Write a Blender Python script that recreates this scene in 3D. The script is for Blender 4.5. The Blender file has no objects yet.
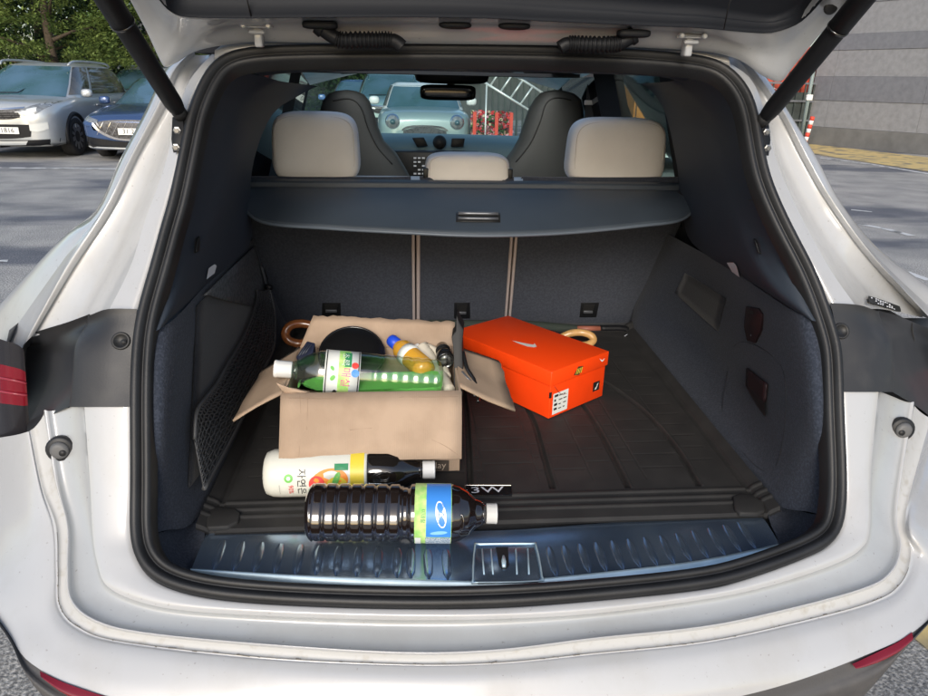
import bpy, bmesh, math, random
import numpy as np
from mathutils import Vector, Matrix
from mathutils.bvhtree import BVHTree
random.seed(7)
PI = math.pi
sc = bpy.context.scene
col = sc.collection
# ------------------------------------------------------------------ camera, sky, sun, exposure
F0 = 690.0
Yc = Vector((-59, 268, -F0)).normalized()
Xc = Vector((8485, 88, -F0)); Xc = (Xc - Xc.dot(Yc) * Yc).normalized()
Zc = Xc.cross(Yc)
MR = Matrix((Xc, Yc, Zc))                      # camera -> world rotation
CAM = Vector((-0.145, 0.0, 1.45))
cd = bpy.data.cameras.new('camera'); cam = bpy.data.objects.new('camera', cd); col.objects.link(cam)
cam.matrix_world = Matrix.Translation(CAM) @ MR.to_4x4()
cd.sensor_width = 36.0; cd.lens = F0 / 928 * 36.0; cd.clip_start = 0.02; cd.clip_end = 600
sc.camera = cam
w = bpy.data.worlds.new('World'); sc.world = w; w.use_nodes = True
nt = w.node_tree; nt.nodes.clear()
sky = nt.nodes.new('ShaderNodeTexSky'); sky.sky_type = 'NISHITA'; sky.sun_disc = False
SUN_EL, SUN_AZ = math.radians(27), math.radians(190)
sky.sun_elevation = SUN_EL; sky.sun_rotation = SUN_AZ; sky.dust_density = 2.0; sky.air_density = 1.0
bg = nt.nodes.new('ShaderNodeBackground'); bg.inputs[1].default_value = 0.15
ou = nt.nodes.new('ShaderNodeOutputWorld')
nt.links.new(sky.outputs[0], bg.inputs[0]); nt.links.new(bg.outputs[0], ou.inputs[0])
sd = bpy.data.lights.new('sun', 'SUN'); sun = bpy.data.objects.new('sun', sd); col.objects.link(sun)
sd.energy = 1.45; sd.angle = math.radians(20); sd.color = (1, .972, .94)
sdir = Vector((math.sin(SUN_AZ) * math.cos(SUN_EL), math.cos(SUN_AZ) * math.cos(SUN_EL), math.sin(SUN_EL)))
sun.rotation_euler = sdir.to_track_quat('Z', 'Y').to_euler()
sc.view_settings.view_transform = 'Standard'; sc.view_settings.look = 'None'
sc.view_settings.exposure = 0.50; sc.view_settings.gamma = 1.0

# ------------------------------------------------------------------ measuring helpers: turn sight lines into real 3-D points
def ray(px, py): return MR @ Vector((px - 464, 348 - py, -F0))
def at(px, py, Y): d = ray(px, py); return CAM + d * ((Y - CAM.y) / d.y)
def az(px, py, Z): d = ray(px, py); return CAM + d * ((Z - CAM.z) / d.z)
def ax(px, py, X): d = ray(px, py); return CAM + d * ((X - CAM.x) / d.x)
GZ = [.2, .35, .5, .6, .65, .68, .70, .725, .75, .80, .85, .95, 1.0, 1.2, 1.4, 1.47, 1.55]
GY = [.80, .72, .69, .70, .725, .755, .79, .815, .84, .89, .92, .965, .99, 1.12, 1.235, 1.28, 1.36]
_gz = np.arange(.1, 1.7, .004); _gy = np.interp(_gz, GZ, GY); _k = np.exp(-.5 * (np.arange(-12, 13) / 4.5) ** 2); _k /= _k.sum()
_gy = np.convolve(np.pad(_gy, 12, 'edge'), _k, 'valid')
def G(x, z):
    a = min(abs(x), .94); o = .07 * a * a
    if a > .6: o += .40 * (1 - math.sqrt(max(0, 1 - ((a - .6) / .36) ** 2)))
    return float(np.interp(z, _gz, _gy)) + o
def atS(px, py, dy=0.0):                      # the car's rear envelope
    d = ray(px, py).normalized(); best = None; prev = None
    t = .4
    while t < 3.0:
        p = CAM + d * t; v = p.y - G(p.x, p.z) - dy
        if v >= 0: return p
        if best is None or v > best[0]: best = (v, p)
        t += .002
    return best[1]

# ------------------------------------------------------------------ object helpers
def link(name, me, mat=None, parent=None):
    o = bpy.data.objects.new(name, me); col.objects.link(o)
    if mat is not None and not me.materials: me.materials.append(mat)
    if parent is not None: o.parent = parent
    return o
def tag(o, label=None, cat=None, group=None, kind=None):
    if label: o['label'] = label
    if cat: o['category'] = cat
    if group: o['group'] = group
    if kind: o['kind'] = kind
    return o
def root(name, label, cat, loc=(0, 0, 0), group=None, rz=0):
    o = bpy.data.objects.new(name, None); col.objects.link(o); o.location = loc; o.rotation_euler.z = rz
    return tag(o, label, cat, group)
def mesh(name, vs, fs, mat=None, parent=None, smooth=False, loc=None):
    me = bpy.data.meshes.new(name)
    off = Vector(loc) if loc is not None else Vector((0, 0, 0))
    me.from_pydata([tuple(Vector(v) - off) for v in vs], [], fs); me.update()
    bm = bmesh.new(); bm.from_mesh(me); bmesh.ops.recalc_face_normals(bm, faces=bm.faces); bm.to_mesh(me); bm.free()
    if smooth:
        for p in me.polygons: p.use_smooth = True
    o = link(name, me, mat, parent)
    if loc is not None: o.location = off
    return o
def cat1(P, t, closed=False):
    n = len(P)
    if closed: i = int(math.floor(t)) % n; f = t - math.floor(t); q = [P[(i + k) % n] for k in (-1, 0, 1, 2)]
    else:
        i = min(int(t), n - 2); f = t - i
        q = [P[max(i - 1, 0)], P[i], P[i + 1], P[min(i + 2, n - 1)]]
    a, b, c, d = q
    return b + .5 * f * (c - a + f * (2 * a - 5 * b + 4 * c - d + f * (3 * (b - c) + d - a)))
def curve(P, k=6, closed=False):
    P = [Vector(p) for p in P]; n = len(P)
    if closed: return [cat1(P, i / k, True) for i in range(n * k)]
    return [cat1(P, i / k) for i in range((n - 1) * k)] + [P[-1].copy()]
def loftv(rows, ku=4, kv=3, closed=False, lin=False):
    R = [curve(r, ku, closed) for r in rows]; n = len(R[0]); cols = []
    for j in range(n):
        c = [r[j] for r in R]
        if lin or kv == 1:
            cc = []
            for a, b in zip(c[:-1], c[1:]): cc += [a.lerp(b, i / kv) for i in range(kv)]
            cols.append(cc + [c[-1]])
        else: cols.append(curve(c, kv))
    m = len(cols[0]); vs = [v for c in cols for v in c]; fs = []
    for j in range(n if closed else n - 1):
        a, b = j, (j + 1) % n
        for i in range(m - 1): fs.append((a * m + i, b * m + i, b * m + i + 1, a * m + i + 1))
    return vs, fs
def loft(name, rows, mat, parent, ku=4, kv=3, closed=False, lin=False, smooth=True, thick=0):
    vs, fs = loftv(rows, ku, kv, closed, lin)
    o = mesh(name, vs, fs, mat, parent, smooth)
    if thick: solid(o, thick)
    return o
def solid(o, t, off=0):
    m = o.modifiers.new('solid', 'SOLIDIFY'); m.thickness = t; m.offset = off; return o
def bevel(o, wd, seg=2):
    m = o.modifiers.new('bevel', 'BEVEL'); m.width = wd; m.segments = seg; m.limit_method = 'ANGLE'; m.angle_limit = .6
    for p in o.data.polygons: p.use_smooth = True
    m.harden_normals = False
    return o
def frames(P, closed=False):
    P = [Vector(p) for p in P]; n = len(P); T = []
    for i in range(n):
        a = P[(i - 1) % n] if closed else P[max(i - 1, 0)]; b = P[(i + 1) % n] if closed else P[min(i + 1, n - 1)]
        T.append((b - a).normalized())
    u = T[0].orthogonal().normalized(); out = []
    for t in T:
        u = (u - u.dot(t) * t).normalized(); out.append((t, u, t.cross(u)))
    return P, out
def tubev(P, r, seg=8, closed=False, caps=True, base=0):
    P, fr = frames(P, closed); n = len(P); vs = []; fs = []
    for i, (p, (t, u, v)) in enumerate(zip(P, fr)):
        rr = r[i] if hasattr(r, '__len__') else r
        for k in range(seg):
            a = 2 * PI * k / seg; vs.append(p + (u * math.cos(a) + v * math.sin(a)) * rr)
    for i in range(n if closed else n - 1):
        j = (i + 1) % n
        for k in range(seg): fs.append((base + i * seg + k, base + i * seg + (k + 1) % seg, base + j * seg + (k + 1) % seg, base + j * seg + k))
    if caps and not closed:
        fs.append(tuple(base + k for k in range(seg))); fs.append(tuple(base + (n - 1) * seg + k for k in range(seg)))
    return vs, fs
def tube(name, P, r, mat, parent=None, seg=10, closed=False, smooth=True):
    vs, fs = tubev(P, r, seg, closed); return mesh(name, vs, fs, mat, parent, smooth)
def lathe(name, prof, A, B, mat, parent=None, seg=28, smooth=True, sy=1.0, warp=None):
    """prof = (distance along A->B as a fraction, radius)"""
    A, B = Vector(A), Vector(B); t = (B - A).normalized(); L = (B - A).length
    u = t.cross(Vector((0, 0, 1)))
    if u.length < .1: u = t.cross(Vector((0, 1, 0)))
    u.normalize(); v = u.cross(t) * -1
    vs = []; fs = []; n = len(prof)
    for i, (s, r) in enumerate(prof):
        for k in range(seg):
            a = 2 * PI * k / seg; rr = r if warp is None else warp(s, a, r)
            vs.append(A + t * (s * L) + (u * math.cos(a) + v * math.sin(a) * sy) * rr)
    for i in range(n - 1):
        for k in range(seg): fs.append((i * seg + k, i * seg + (k + 1) % seg, (i + 1) * seg + (k + 1) % seg, (i + 1) * seg + k))
    if prof[0][1] > 1e-5: fs.append(tuple(range(seg)))
    if prof[-1][1] > 1e-5: fs.append(tuple((n - 1) * seg + k for k in range(seg)))
    return mesh(name, vs, fs, mat, parent, smooth)
BOXF = [(0, 1, 3, 2), (4, 6, 7, 5), (0, 4, 5, 1), (2, 3, 7, 6), (0, 2, 6, 4), (1, 5, 7, 3)]
def boxv(x0, x1, y0, y1, z0, z1): return [Vector((x, y, z)) for x in (x0, x1) for y in (y0, y1) for z in (z0, z1)]
def box(name, x0, x1, y0, y1, z0, z1, mat, parent=None, bv=0, M=None):
    vs = boxv(x0, x1, y0, y1, z0, z1)
    if M is not None: vs = [M @ v for v in vs]
    o = mesh(name, vs, BOXF, mat, parent)
    if bv: bevel(o, bv)
    return o
def boxes(name, L, mat, parent=None, M=None):
    vs = []; fs = []
    for b in L:
        n = len(vs); vs += boxv(*b); fs += [tuple(n + i for i in f) for f in BOXF]
    if M is not None: vs = [M @ v for v in vs]
    return mesh(name, vs, fs, mat, parent)
def superbox(name, c, h, mat, parent=None, e=.35, n=28, m=18, M=None, shape=None):
    """rounded cushion: superellipsoid with half sizes h"""
    def sp(x, p): return math.copysign(abs(x) ** p, x)
    vs = []; fs = []
    for i in range(m + 1):
        ph = -PI / 2 + PI * i / m
        for k in range(n):
            th = 2 * PI * k / n
            p = Vector((sp(math.cos(ph), e) * sp(math.cos(th), e) * h[0], sp(math.cos(ph), e) * sp(math.sin(th), e) * h[1], sp(math.sin(ph), e) * h[2]))
            if shape: p = shape(p)
            if M is not None: p = M @ p
            vs.append(Vector(c) + p)
    for i in range(m):
        for k in range(n): fs.append((i * n + k, i * n + (k + 1) % n, (i + 1) * n + (k + 1) % n, (i + 1) * n + k))
    return mesh(name, vs, fs, mat, parent, True)
def prism(name, poly, dirv, mat, parent=None, bv=0, smooth=False):
    """closed polygon of 3-D points, extruded by dirv"""
    n = len(poly); d = Vector(dirv); vs = [Vector(p) for p in poly] + [Vector(p) + d for p in poly]
    fs = [tuple(range(n)), tuple(range(2 * n - 1, n - 1, -1))] + [(i, (i + 1) % n, n + (i + 1) % n, n + i) for i in range(n)]
    o = mesh(name, vs, fs, mat, parent)
    if bv: bevel(o, bv)
    return o
def bvh(*objs):
    vs = []; fs = []
    for o in objs:
        n = len(vs); vs += [o.matrix_basis @ v.co for v in o.data.vertices]; fs += [tuple(n + i for i in p.vertices) for p in o.data.polygons]
    return BVHTree.FromPolygons(vs, fs)
def hit(B, px, py, off=.002, fallback=1.2):
    d = ray(px, py).normalized(); r = B.ray_cast(CAM, d)
    if r[0] is None: return at(px, py, fallback), -d
    n = r[1]
    if n.dot(d) > 0: n = -n
    return r[0] + n * off, n
def on(B, pts, off=.002, fb=1.2): return [hit(B, x, y, off, fb)[0] for x, y in pts]
def drape(name, B, upper, lower, mat, parent, off=.002, fb=1.2, k=3, thick=0, kv=4):
    """a patch lying on the surface B, bounded by two sight-line curves"""
    U = curve([Vector((a, b, 0)) for a, b in upper], k); L = curve([Vector((a, b, 0)) for a, b in lower], k)
    rows = [[hit(B, *(u.lerp(l, i / kv)).to_2d(), off, fb)[0] for u, l in zip(U, L)] for i in range(kv + 1)]
    m = len(U); vs = [v for r in rows for v in r]
    fs = [(j * m + i, j * m + i + 1, (j + 1) * m + i + 1, (j + 1) * m + i) for j in range(kv) for i in range(m - 1)]
    o = mesh(name, vs, fs, mat, parent, True)
    if thick: solid(o, thick)
    return o
def disc_on(name, B, px, py, r, prof, mat, parent, off=0, seg=20, sq=1.0, n=None, fb=1.2):
    """lathe standing on the surface: prof = (height, radius factor)"""
    p, nn = hit(B, px, py, off, fb); nn = n or nn
    return lathe(name, [(h, q * r) for h, q in prof], p, p + nn, mat, parent, seg, sy=sq)
def textmesh(s, size=1.0):
    """flat outline mesh of a text: verts (x, y), centred, cap height ~ size"""
    cu = bpy.data.curves.new('t', 'FONT'); cu.body = s; cu.size = size; cu.align_x = 'CENTER'; cu.align_y = 'CENTER'; cu.resolution_u = 2
    o = bpy.data.objects.new('t', cu); col.objects.link(o)
    dg = bpy.context.evaluated_depsgraph_get(); me = bpy.data.meshes.new_from_object(o.evaluated_get(dg))
    vs = [(v.co.x, v.co.y) for v in me.vertices]; fs = [tuple(p.vertices) for p in me.polygons]
    bpy.data.objects.remove(o); bpy.data.curves.remove(cu); bpy.data.meshes.remove(me)
    return vs, fs
def text_at(name, s, size, O, U, V, mat, parent, sx=1.0):
    vs, fs = textmesh(s, size); O, U, V = Vector(O), Vector(U).normalized(), Vector(V).normalized()
    return mesh(name, [O + U * (x * sx) + V * y for x, y in vs], fs, mat, parent)

# ------------------------------------------------------------------ materials
def mat(name, c, rough=.5, metal=0, coat=0, spec=.5, noise=None, bump=None, trans=0, ior=1.45, c2=None, emit=0, alpha=None, sheen=0):
    """noise=(scale, amount) mixes c with c2; bump=(scale, strength)"""
    m = bpy.data.materials.new(name); m.use_nodes = True; t = m.node_tree; b = t.nodes['Principled BSDF']
    b.inputs['Base Color'].default_value = (*c, 1); b.inputs['Roughness'].default_value = rough; b.inputs['Metallic'].default_value = metal
    b.inputs['Coat Weight'].default_value = coat; b.inputs['Coat Roughness'].default_value = .06
    b.inputs['Specular IOR Level'].default_value = spec; b.inputs['IOR'].default_value = ior
    b.inputs['Transmission Weight'].default_value = trans; b.inputs['Sheen Weight'].default_value = sheen
    tc = t.nodes.new('ShaderNodeTexCoord')
    if noise:
        n = t.nodes.new('ShaderNodeTexNoise'); n.inputs['Scale'].default_value = noise[0]; n.inputs['Detail'].default_value = 6
        t.links.new(tc.outputs['Object'], n.inputs['Vector'])
        r = t.nodes.new('ShaderNodeValToRGB'); lo, hi = (noise[2], noise[3]) if len(noise) > 3 else (.35, .65)
        r.color_ramp.elements[0].position = lo; r.color_ramp.elements[1].position = hi
        d = c2 or tuple(x * (1 - noise[1]) for x in c)
        r.color_ramp.elements[0].color = (*c, 1); r.color_ramp.elements[1].color = (*d, 1)
        t.links.new(n.outputs['Fac'], r.inputs['Fac']); t.links.new(r.outputs['Color'], b.inputs['Base Color'])
    if bump:
        n2 = t.nodes.new('ShaderNodeTexNoise'); n2.inputs['Scale'].default_value = bump[0]; n2.inputs['Detail'].default_value = 3
        t.links.new(tc.outputs['Object'], n2.inputs['Vector'])
        bp = t.nodes.new('ShaderNodeBump'); bp.inputs['Strength'].default_value = bump[1]; bp.inputs['Distance'].default_value = bump[2] if len(bump) > 2 else .002
        t.links.new(n2.outputs['Fac'], bp.inputs['Height']); t.links.new(bp.outputs['Normal'], b.inputs['Normal'])
    if emit: b.inputs['Emission Color'].default_value = (*c, 1); b.inputs['Emission Strength'].default_value = emit
    return m
def glass(name, c, gl=.1, refl=(1, 1, 1), rough=.02):
    """thin pane: tinted see-through with a sky reflection"""
    m = bpy.data.materials.new(name); m.use_nodes = True; t = m.node_tree; t.nodes.clear()
    a = t.nodes.new('ShaderNodeBsdfTransparent'); a.inputs[0].default_value = (*c, 1)
    g = t.nodes.new('ShaderNodeBsdfGlossy'); g.inputs[0].default_value = (*refl, 1); g.inputs['Roughness'].default_value = rough
    fr = t.nodes.new('ShaderNodeLayerWeight'); fr.inputs[0].default_value = .5
    pw = t.nodes.new('ShaderNodeMath'); pw.operation = 'POWER'; pw.inputs[1].default_value = 4
    ad = t.nodes.new('ShaderNodeMath'); ad.operation = 'MULTIPLY_ADD'; ad.use_clamp = True; ad.inputs[1].default_value = .7; ad.inputs[2].default_value = gl
    mx = t.nodes.new('ShaderNodeMixShader'); o = t.nodes.new('ShaderNodeOutputMaterial')
    t.links.new(fr.outputs['Facing'], pw.inputs[0]); t.links.new(pw.outputs[0], ad.inputs[0]); t.links.new(ad.outputs[0], mx.inputs[0])
    t.links.new(a.outputs[0], mx.inputs[1]); t.links.new(g.outputs[0], mx.inputs[2]); t.links.new(mx.outputs[0], o.inputs[0])
    return m
def paint_mat(name, c, dirt):
    m = mat(name, c, .28, coat=1, spec=.5); t = m.node_tree; b = t.nodes['Principled BSDF']; tc = t.nodes['Texture Coordinate']
    mp = t.nodes.new('ShaderNodeMapping'); mp.inputs['Scale'].default_value = (1, 1, .5)
    n1 = t.nodes.new('ShaderNodeTexNoise'); n1.inputs['Scale'].default_value = 9; n1.inputs['Detail'].default_value = 8; n1.inputs['Roughness'].default_value = .65
    n2 = t.nodes.new('ShaderNodeTexNoise'); n2.inputs['Scale'].default_value = 160; n2.inputs['Detail'].default_value = 2
    t.links.new(tc.outputs['Object'], mp.inputs[0]); t.links.new(mp.outputs[0], n1.inputs['Vector']); t.links.new(tc.outputs['Object'], n2.inputs['Vector'])
    r1 = t.nodes.new('ShaderNodeValToRGB'); r1.color_ramp.elements[0].position = .45; r1.color_ramp.elements[1].position = .75
    r2 = t.nodes.new('ShaderNodeValToRGB'); r2.color_ramp.elements[0].position = .70; r2.color_ramp.elements[1].position = .76
    t.links.new(n1.outputs['Fac'], r1.inputs[0]); t.links.new(n2.outputs['Fac'], r2.inputs[0])
    mx = t.nodes.new('ShaderNodeMix'); mx.data_type = 'RGBA'; mx.inputs['A'].default_value = (*c, 1); mx.inputs['B'].default_value = (*dirt, 1)
    mm = t.nodes.new('ShaderNodeMath'); mm.operation = 'MULTIPLY'; mm.inputs[1].default_value = .55
    t.links.new(r1.outputs[0], mm.inputs[0]); t.links.new(mm.outputs[0], mx.inputs['Factor'])
    mx2 = t.nodes.new('ShaderNodeMix'); mx2.data_type = 'RGBA'; mx2.inputs['B'].default_value = (dirt[0] * .55, dirt[1] * .5, dirt[2] * .45, 1)
    m3 = t.nodes.new('ShaderNodeMath'); m3.operation = 'MULTIPLY'; m3.inputs[1].default_value = .5
    t.links.new(r2.outputs[0], m3.inputs[0]); t.links.new(m3.outputs[0], mx2.inputs['Factor'])
    t.links.new(mx.outputs['Result'], mx2.inputs['A']); t.links.new(mx2.outputs['Result'], b.inputs['Base Color'])
    rr = t.nodes.new('ShaderNodeMath'); rr.operation = 'MULTIPLY_ADD'; rr.inputs[1].default_value = .25; rr.inputs[2].default_value = .28
    t.links.new(r1.outputs[0], rr.inputs[0]); t.links.new(rr.outputs[0], b.inputs['Roughness'])
    return m
M = {}
M['white'] = paint_mat('white_paint', (.415, .42, .425), (.34, .33, .31))
M['jamb'] = paint_mat('jamb_paint', (.435, .443, .45), (.35, .34, .315))
M['rubber'] = mat('seal_rubber', (.015, .0155, .017), .50, bump=(300, .2, .001), noise=(12, .4))
M['black'] = mat('black_plastic', (.008, .0085, .010), .5, spec=.3, bump=(600, .25, .0006))
M['gloss'] = mat('gloss_black', (.010, .010, .011), .15, coat=.5)
M['jcover'] = mat('jamb_cover_plastic', (.026, .026, .027), .45, noise=(14, 0, .50, .85), c2=(.055, .053, .050), bump=(500, .3, .0006))
M['trim'] = mat('pillar_trim', (.026, .035, .050), .58, bump=(700, .25, .0005))
M['carpet'] = mat('dark_carpet', (.018, .024, .038), .95, noise=(230, 0, .45, .62), c2=(.033, .041, .061), bump=(350, .6, .002), sheen=.08)
M['carpet2'] = mat('pocket_carpet', (.013, .015, .021), .95, noise=(200, .5), bump=(300, .4, .002), sheen=.15)
M['felt'] = mat('grey_felt', (.060, .064, .070), .95, noise=(120, 0, .4, .6), c2=(.11, .115, .12), bump=(250, .6, .002))
M['seatback'] = mat('seat_back_carpet', (.036, .042, .057), .95, noise=(160, 0, .4, .65), c2=(.052, .059, .077), bump=(250, .5, .002), sheen=.2)
M['cover'] = mat('cargo_cover_vinyl', (.044, .057, .073), .55, bump=(500, .35, .0008), noise=(6, .15))
M['cream'] = mat('cream_leather', (.88, .85, .81), .5, bump=(180, .25, .0012), noise=(8, .08))
M['fseat'] = mat('dark_seat_leather', (.055, .058, .056), .6, bump=(200, .2, .001))
M['dash'] = mat('dashboard_leather', (.15, .23, .25), .6)
M['head'] = mat('headliner', (.035, .037, .042), .95, bump=(200, .2))
M['mat'] = mat('rubber_mat', (.027, .0265, .026), .66, spec=.35, noise=(18, 0, .4, .75), c2=(.038, .0365, .035), bump=(420, .25, .0008))
M['red'] = mat('lens_red', (.17, .006, .014), .15, coat=.6)
M['clear'] = mat('lens_clear', (.62, .64, .66), .12, coat=1, metal=.3)
M['bolt'] = mat('bolt_steel', (.25, .25, .25), .35, metal=1)
M['chrome'] = mat('chrome', (.75, .76, .78), .12, metal=1)
M['satin'] = mat('satin_handle', (.18, .19, .21), .4, metal=.6)
M['sticker'] = mat('white_sticker', (.75, .76, .80), .4)
M['ink'] = mat('black_ink', (.015, .015, .015), .5)
M['burg'] = mat('burgundy_plastic', (.022, .010, .012), .55)
M['net'] = mat('net_cord', (.055, .056, .058), .45)
M['sill'] = mat('sill_film', (.40, .51, .64), .22, metal=.9, noise=(7, 0, .4, .62), c2=(.25, .35, .50), bump=(25, .10, .004))
M['lip'] = mat('sill_lip', (.70, .86, .90), .3, metal=.55, noise=(20, .2))
M['wind'] = glass('windscreen_glass', (.66, .80, .78), .04)
M['privacy'] = glass('privacy_glass', (.07, .09, .11), .02)

# ================================================================== GROUND AND SETTING
def asphalt():
    m = bpy.data.materials.new('asphalt'); m.use_nodes = True; t = m.node_tree; b = t.nodes['Principled BSDF']; L = t.links.new
    tc = t.nodes.new('ShaderNodeTexCoord')
    def N(s, d=4, stretch=None):
        n = t.nodes.new('ShaderNodeTexNoise'); n.inputs['Scale'].default_value = s; n.inputs['Detail'].default_value = d
        if stretch:
            mp = t.nodes.new('ShaderNodeMapping'); mp.inputs['Scale'].default_value = stretch; L(tc.outputs['Object'], mp.inputs[0]); L(mp.outputs[0], n.inputs['Vector'])
        else: L(tc.outputs['Object'], n.inputs['Vector'])
        return n.outputs['Fac']
    def R(x, a, b_, c0, c1):
        r = t.nodes.new('ShaderNodeValToRGB'); r.color_ramp.elements[0].position = a; r.color_ramp.elements[1].position = b_
        r.color_ramp.elements[0].color = (*c0, 1); r.color_ramp.elements[1].color = (*c1, 1); L(x, r.inputs[0]); return r.outputs[0]
    base = R(N(95, 3), .40, .66, (.20, .197, .188), (.58, .565, .53))
    shade = R(N(.55, 5, (.35, 1.2, 1)), .50, .58, (1, 1, 1), (.40, .43, .51))  # bluish bands of cast shade, painted into the asphalt colour
    worn = R(N(2.2, 6), .35, .7, (.75, .75, .75), (1.15, 1.12, 1.08))
    a = t.nodes.new('ShaderNodeMix'); a.data_type = 'RGBA'; a.blend_type = 'MULTIPLY'; a.inputs['Factor'].default_value = 1; L(base, a.inputs['A']); L(shade, a.inputs['B'])
    c = t.nodes.new('ShaderNodeMix'); c.data_type = 'RGBA'; c.blend_type = 'MULTIPLY'; c.inputs['Factor'].default_value = 1; L(a.outputs['Result'], c.inputs['A']); L(worn, c.inputs['B'])
    L(c.outputs['Result'], b.inputs['Base Color']); b.inputs['Roughness'].default_value = .85
    bp = t.nodes.new('ShaderNodeBump'); bp.inputs['Strength'].default_value = .7; bp.inputs['Distance'].default_value = .006; L(N(110, 2), bp.inputs['Height']); L(bp.outputs[0], b.inputs['Normal'])
    return m
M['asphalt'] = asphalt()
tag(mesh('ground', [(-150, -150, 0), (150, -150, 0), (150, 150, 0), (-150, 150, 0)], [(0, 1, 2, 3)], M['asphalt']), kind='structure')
M['line'] = mat('worn_line_paint', (.62, .62, .60), .7, noise=(6, 0, .5, .6), c2=(.20, .20, .19), bump=(60, .3))
M['yline'] = mat('worn_yellow_paint', (.62, .47, .20), .7, noise=(3, 0, .5, .62), c2=(.24, .21, .15), bump=(60, .3))
def strip_line(px, wd, m=None, z=.004, name='road_marking'):
    """painted strip along a polyline of ground points"""
    P = [az(a, b, 0) if not isinstance(a, Vector) else a for a, b in px]; vs = []; fs = []
    for i, p in enumerate(P):
        d = (P[min(i + 1, len(P) - 1)] - P[max(i - 1, 0)]).normalized(); n = Vector((-d.y, d.x, 0)) * wd / 2
        vs += [Vector((p.x, p.y, z)) + n, Vector((p.x, p.y, z)) - n]
        if i: k = 2 * i; fs.append((k - 2, k - 1, k + 1, k))
    o = mesh(name, vs, fs, m or M['line']); return tag(o, kind='structure')
strip_line([(-200, 168), (0, 168), (118, 169), (300, 172)], .14)
strip_line([(-30, 264), (8, 261)], .08)
strip_line([(851, 210), (872, 212)], .07)
strip_line([(858, 224), (885, 229), (912, 236)], .09)
strip_line([(935, 243), (960, 250)], .09)
strip_line([(905, 272), (930, 281)], .08)
strip_line([(812, 157), (868, 164), (935, 175), (1100, 205)], .13)
strip_line([(915, 640), (945, 632)], .08, M['yline'])

# granite wall of the building on the right
wa, wb = az(928, 155, 0), az(806, 144, 0)
wd_ = (wb - wa); wd_.z = 0; wd_.normalize(); wn = Vector((-wd_.y, wd_.x, 0))
if wn.y > 0: wn = -wn
bw = root('stone_building', 'grey granite building wall with darker stone bands beyond the yellow kerb strip', 'building', (wa.x, wa.y, 0))
M['gl'] = mat('granite_light', (.265, .268, .275), .7, noise=(9, 0, .35, .7), c2=(.215, .217, .222), bump=(60, .3, .01))
M['gd'] = mat('granite_dark', (.185, .19, .205), .6, noise=(9, 0, .35, .7), c2=(.15, .155, .17), bump=(60, .3, .01))
M['gb'] = mat('granite_base', (.165, .165, .16), .75, noise=(3, 0, .35, .7), c2=(.12, .12, .115), bump=(40, .3, .01))
zb = [0, .48, 1.16, 1.76, 2.40, 2.78, 3.5, 3.9, 4.6, 5.0, 5.8, 6.2, 7.2]
s0, s1 = -14.0, (wb - wa).length + .1
for i in range(len(zb) - 1):
    mt = M['gb'] if i == 0 else (M['gd'] if i % 2 == 0 else M['gl'])
    pr = .03 if i == 0 else (.018 if i % 2 == 0 else 0)
    k = s0
    segs = [(s0, s1)] if i == 0 else None
    if segs is None:
        segs = []; x = s0
        while x < s1 - .01: y = min(x + 2.4, s1); segs.append((x + .003, y - .003)); x = y
    me = None
    for a, b in segs:
        vs = [Vector((0, 0, z)) + wd_ * s + wn * o for s in (a, b) for o in (-.4 - .002 * i, pr) for z in (zb[i] + .004, zb[i + 1])]
        if i and abs(a - s0) > .1 and b < s1 - .1 and me:
            o = bpy.data.objects.new('stone_panel', me); col.objects.link(o); o.parent = bw; o.location = wd_ * (a - a0)
        else:
            o = mesh('stone_plinth' if i == 0 else 'stone_panel', vs, BOXF, mt, bw)
            if abs(a - s0) > .1 and not me: me = o.data; a0 = a
# yellow painted strip in front of the wall
ka, kb, kc, kd = az(800, 143, 0), az(1000, 166, 0), az(1000, 183, 0), az(812, 154, 0)
tag(mesh('kerb_strip', [ka + Vector((0, 0, .008)), kb + Vector((0, 0, .008)), kc + Vector((0, 0, .008)), kd + Vector((0, 0, .008))], [(0, 1, 2, 3)], M['yline']), kind='structure')
tag(box('far_wall', -14, 12, 30, 30.4, 0, 3.4, mat('far_wall_render', (.10, .105, .10), .8, noise=(1.2, .5))), 'low dark rendered wall at the far end of the car park', 'wall')
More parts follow.
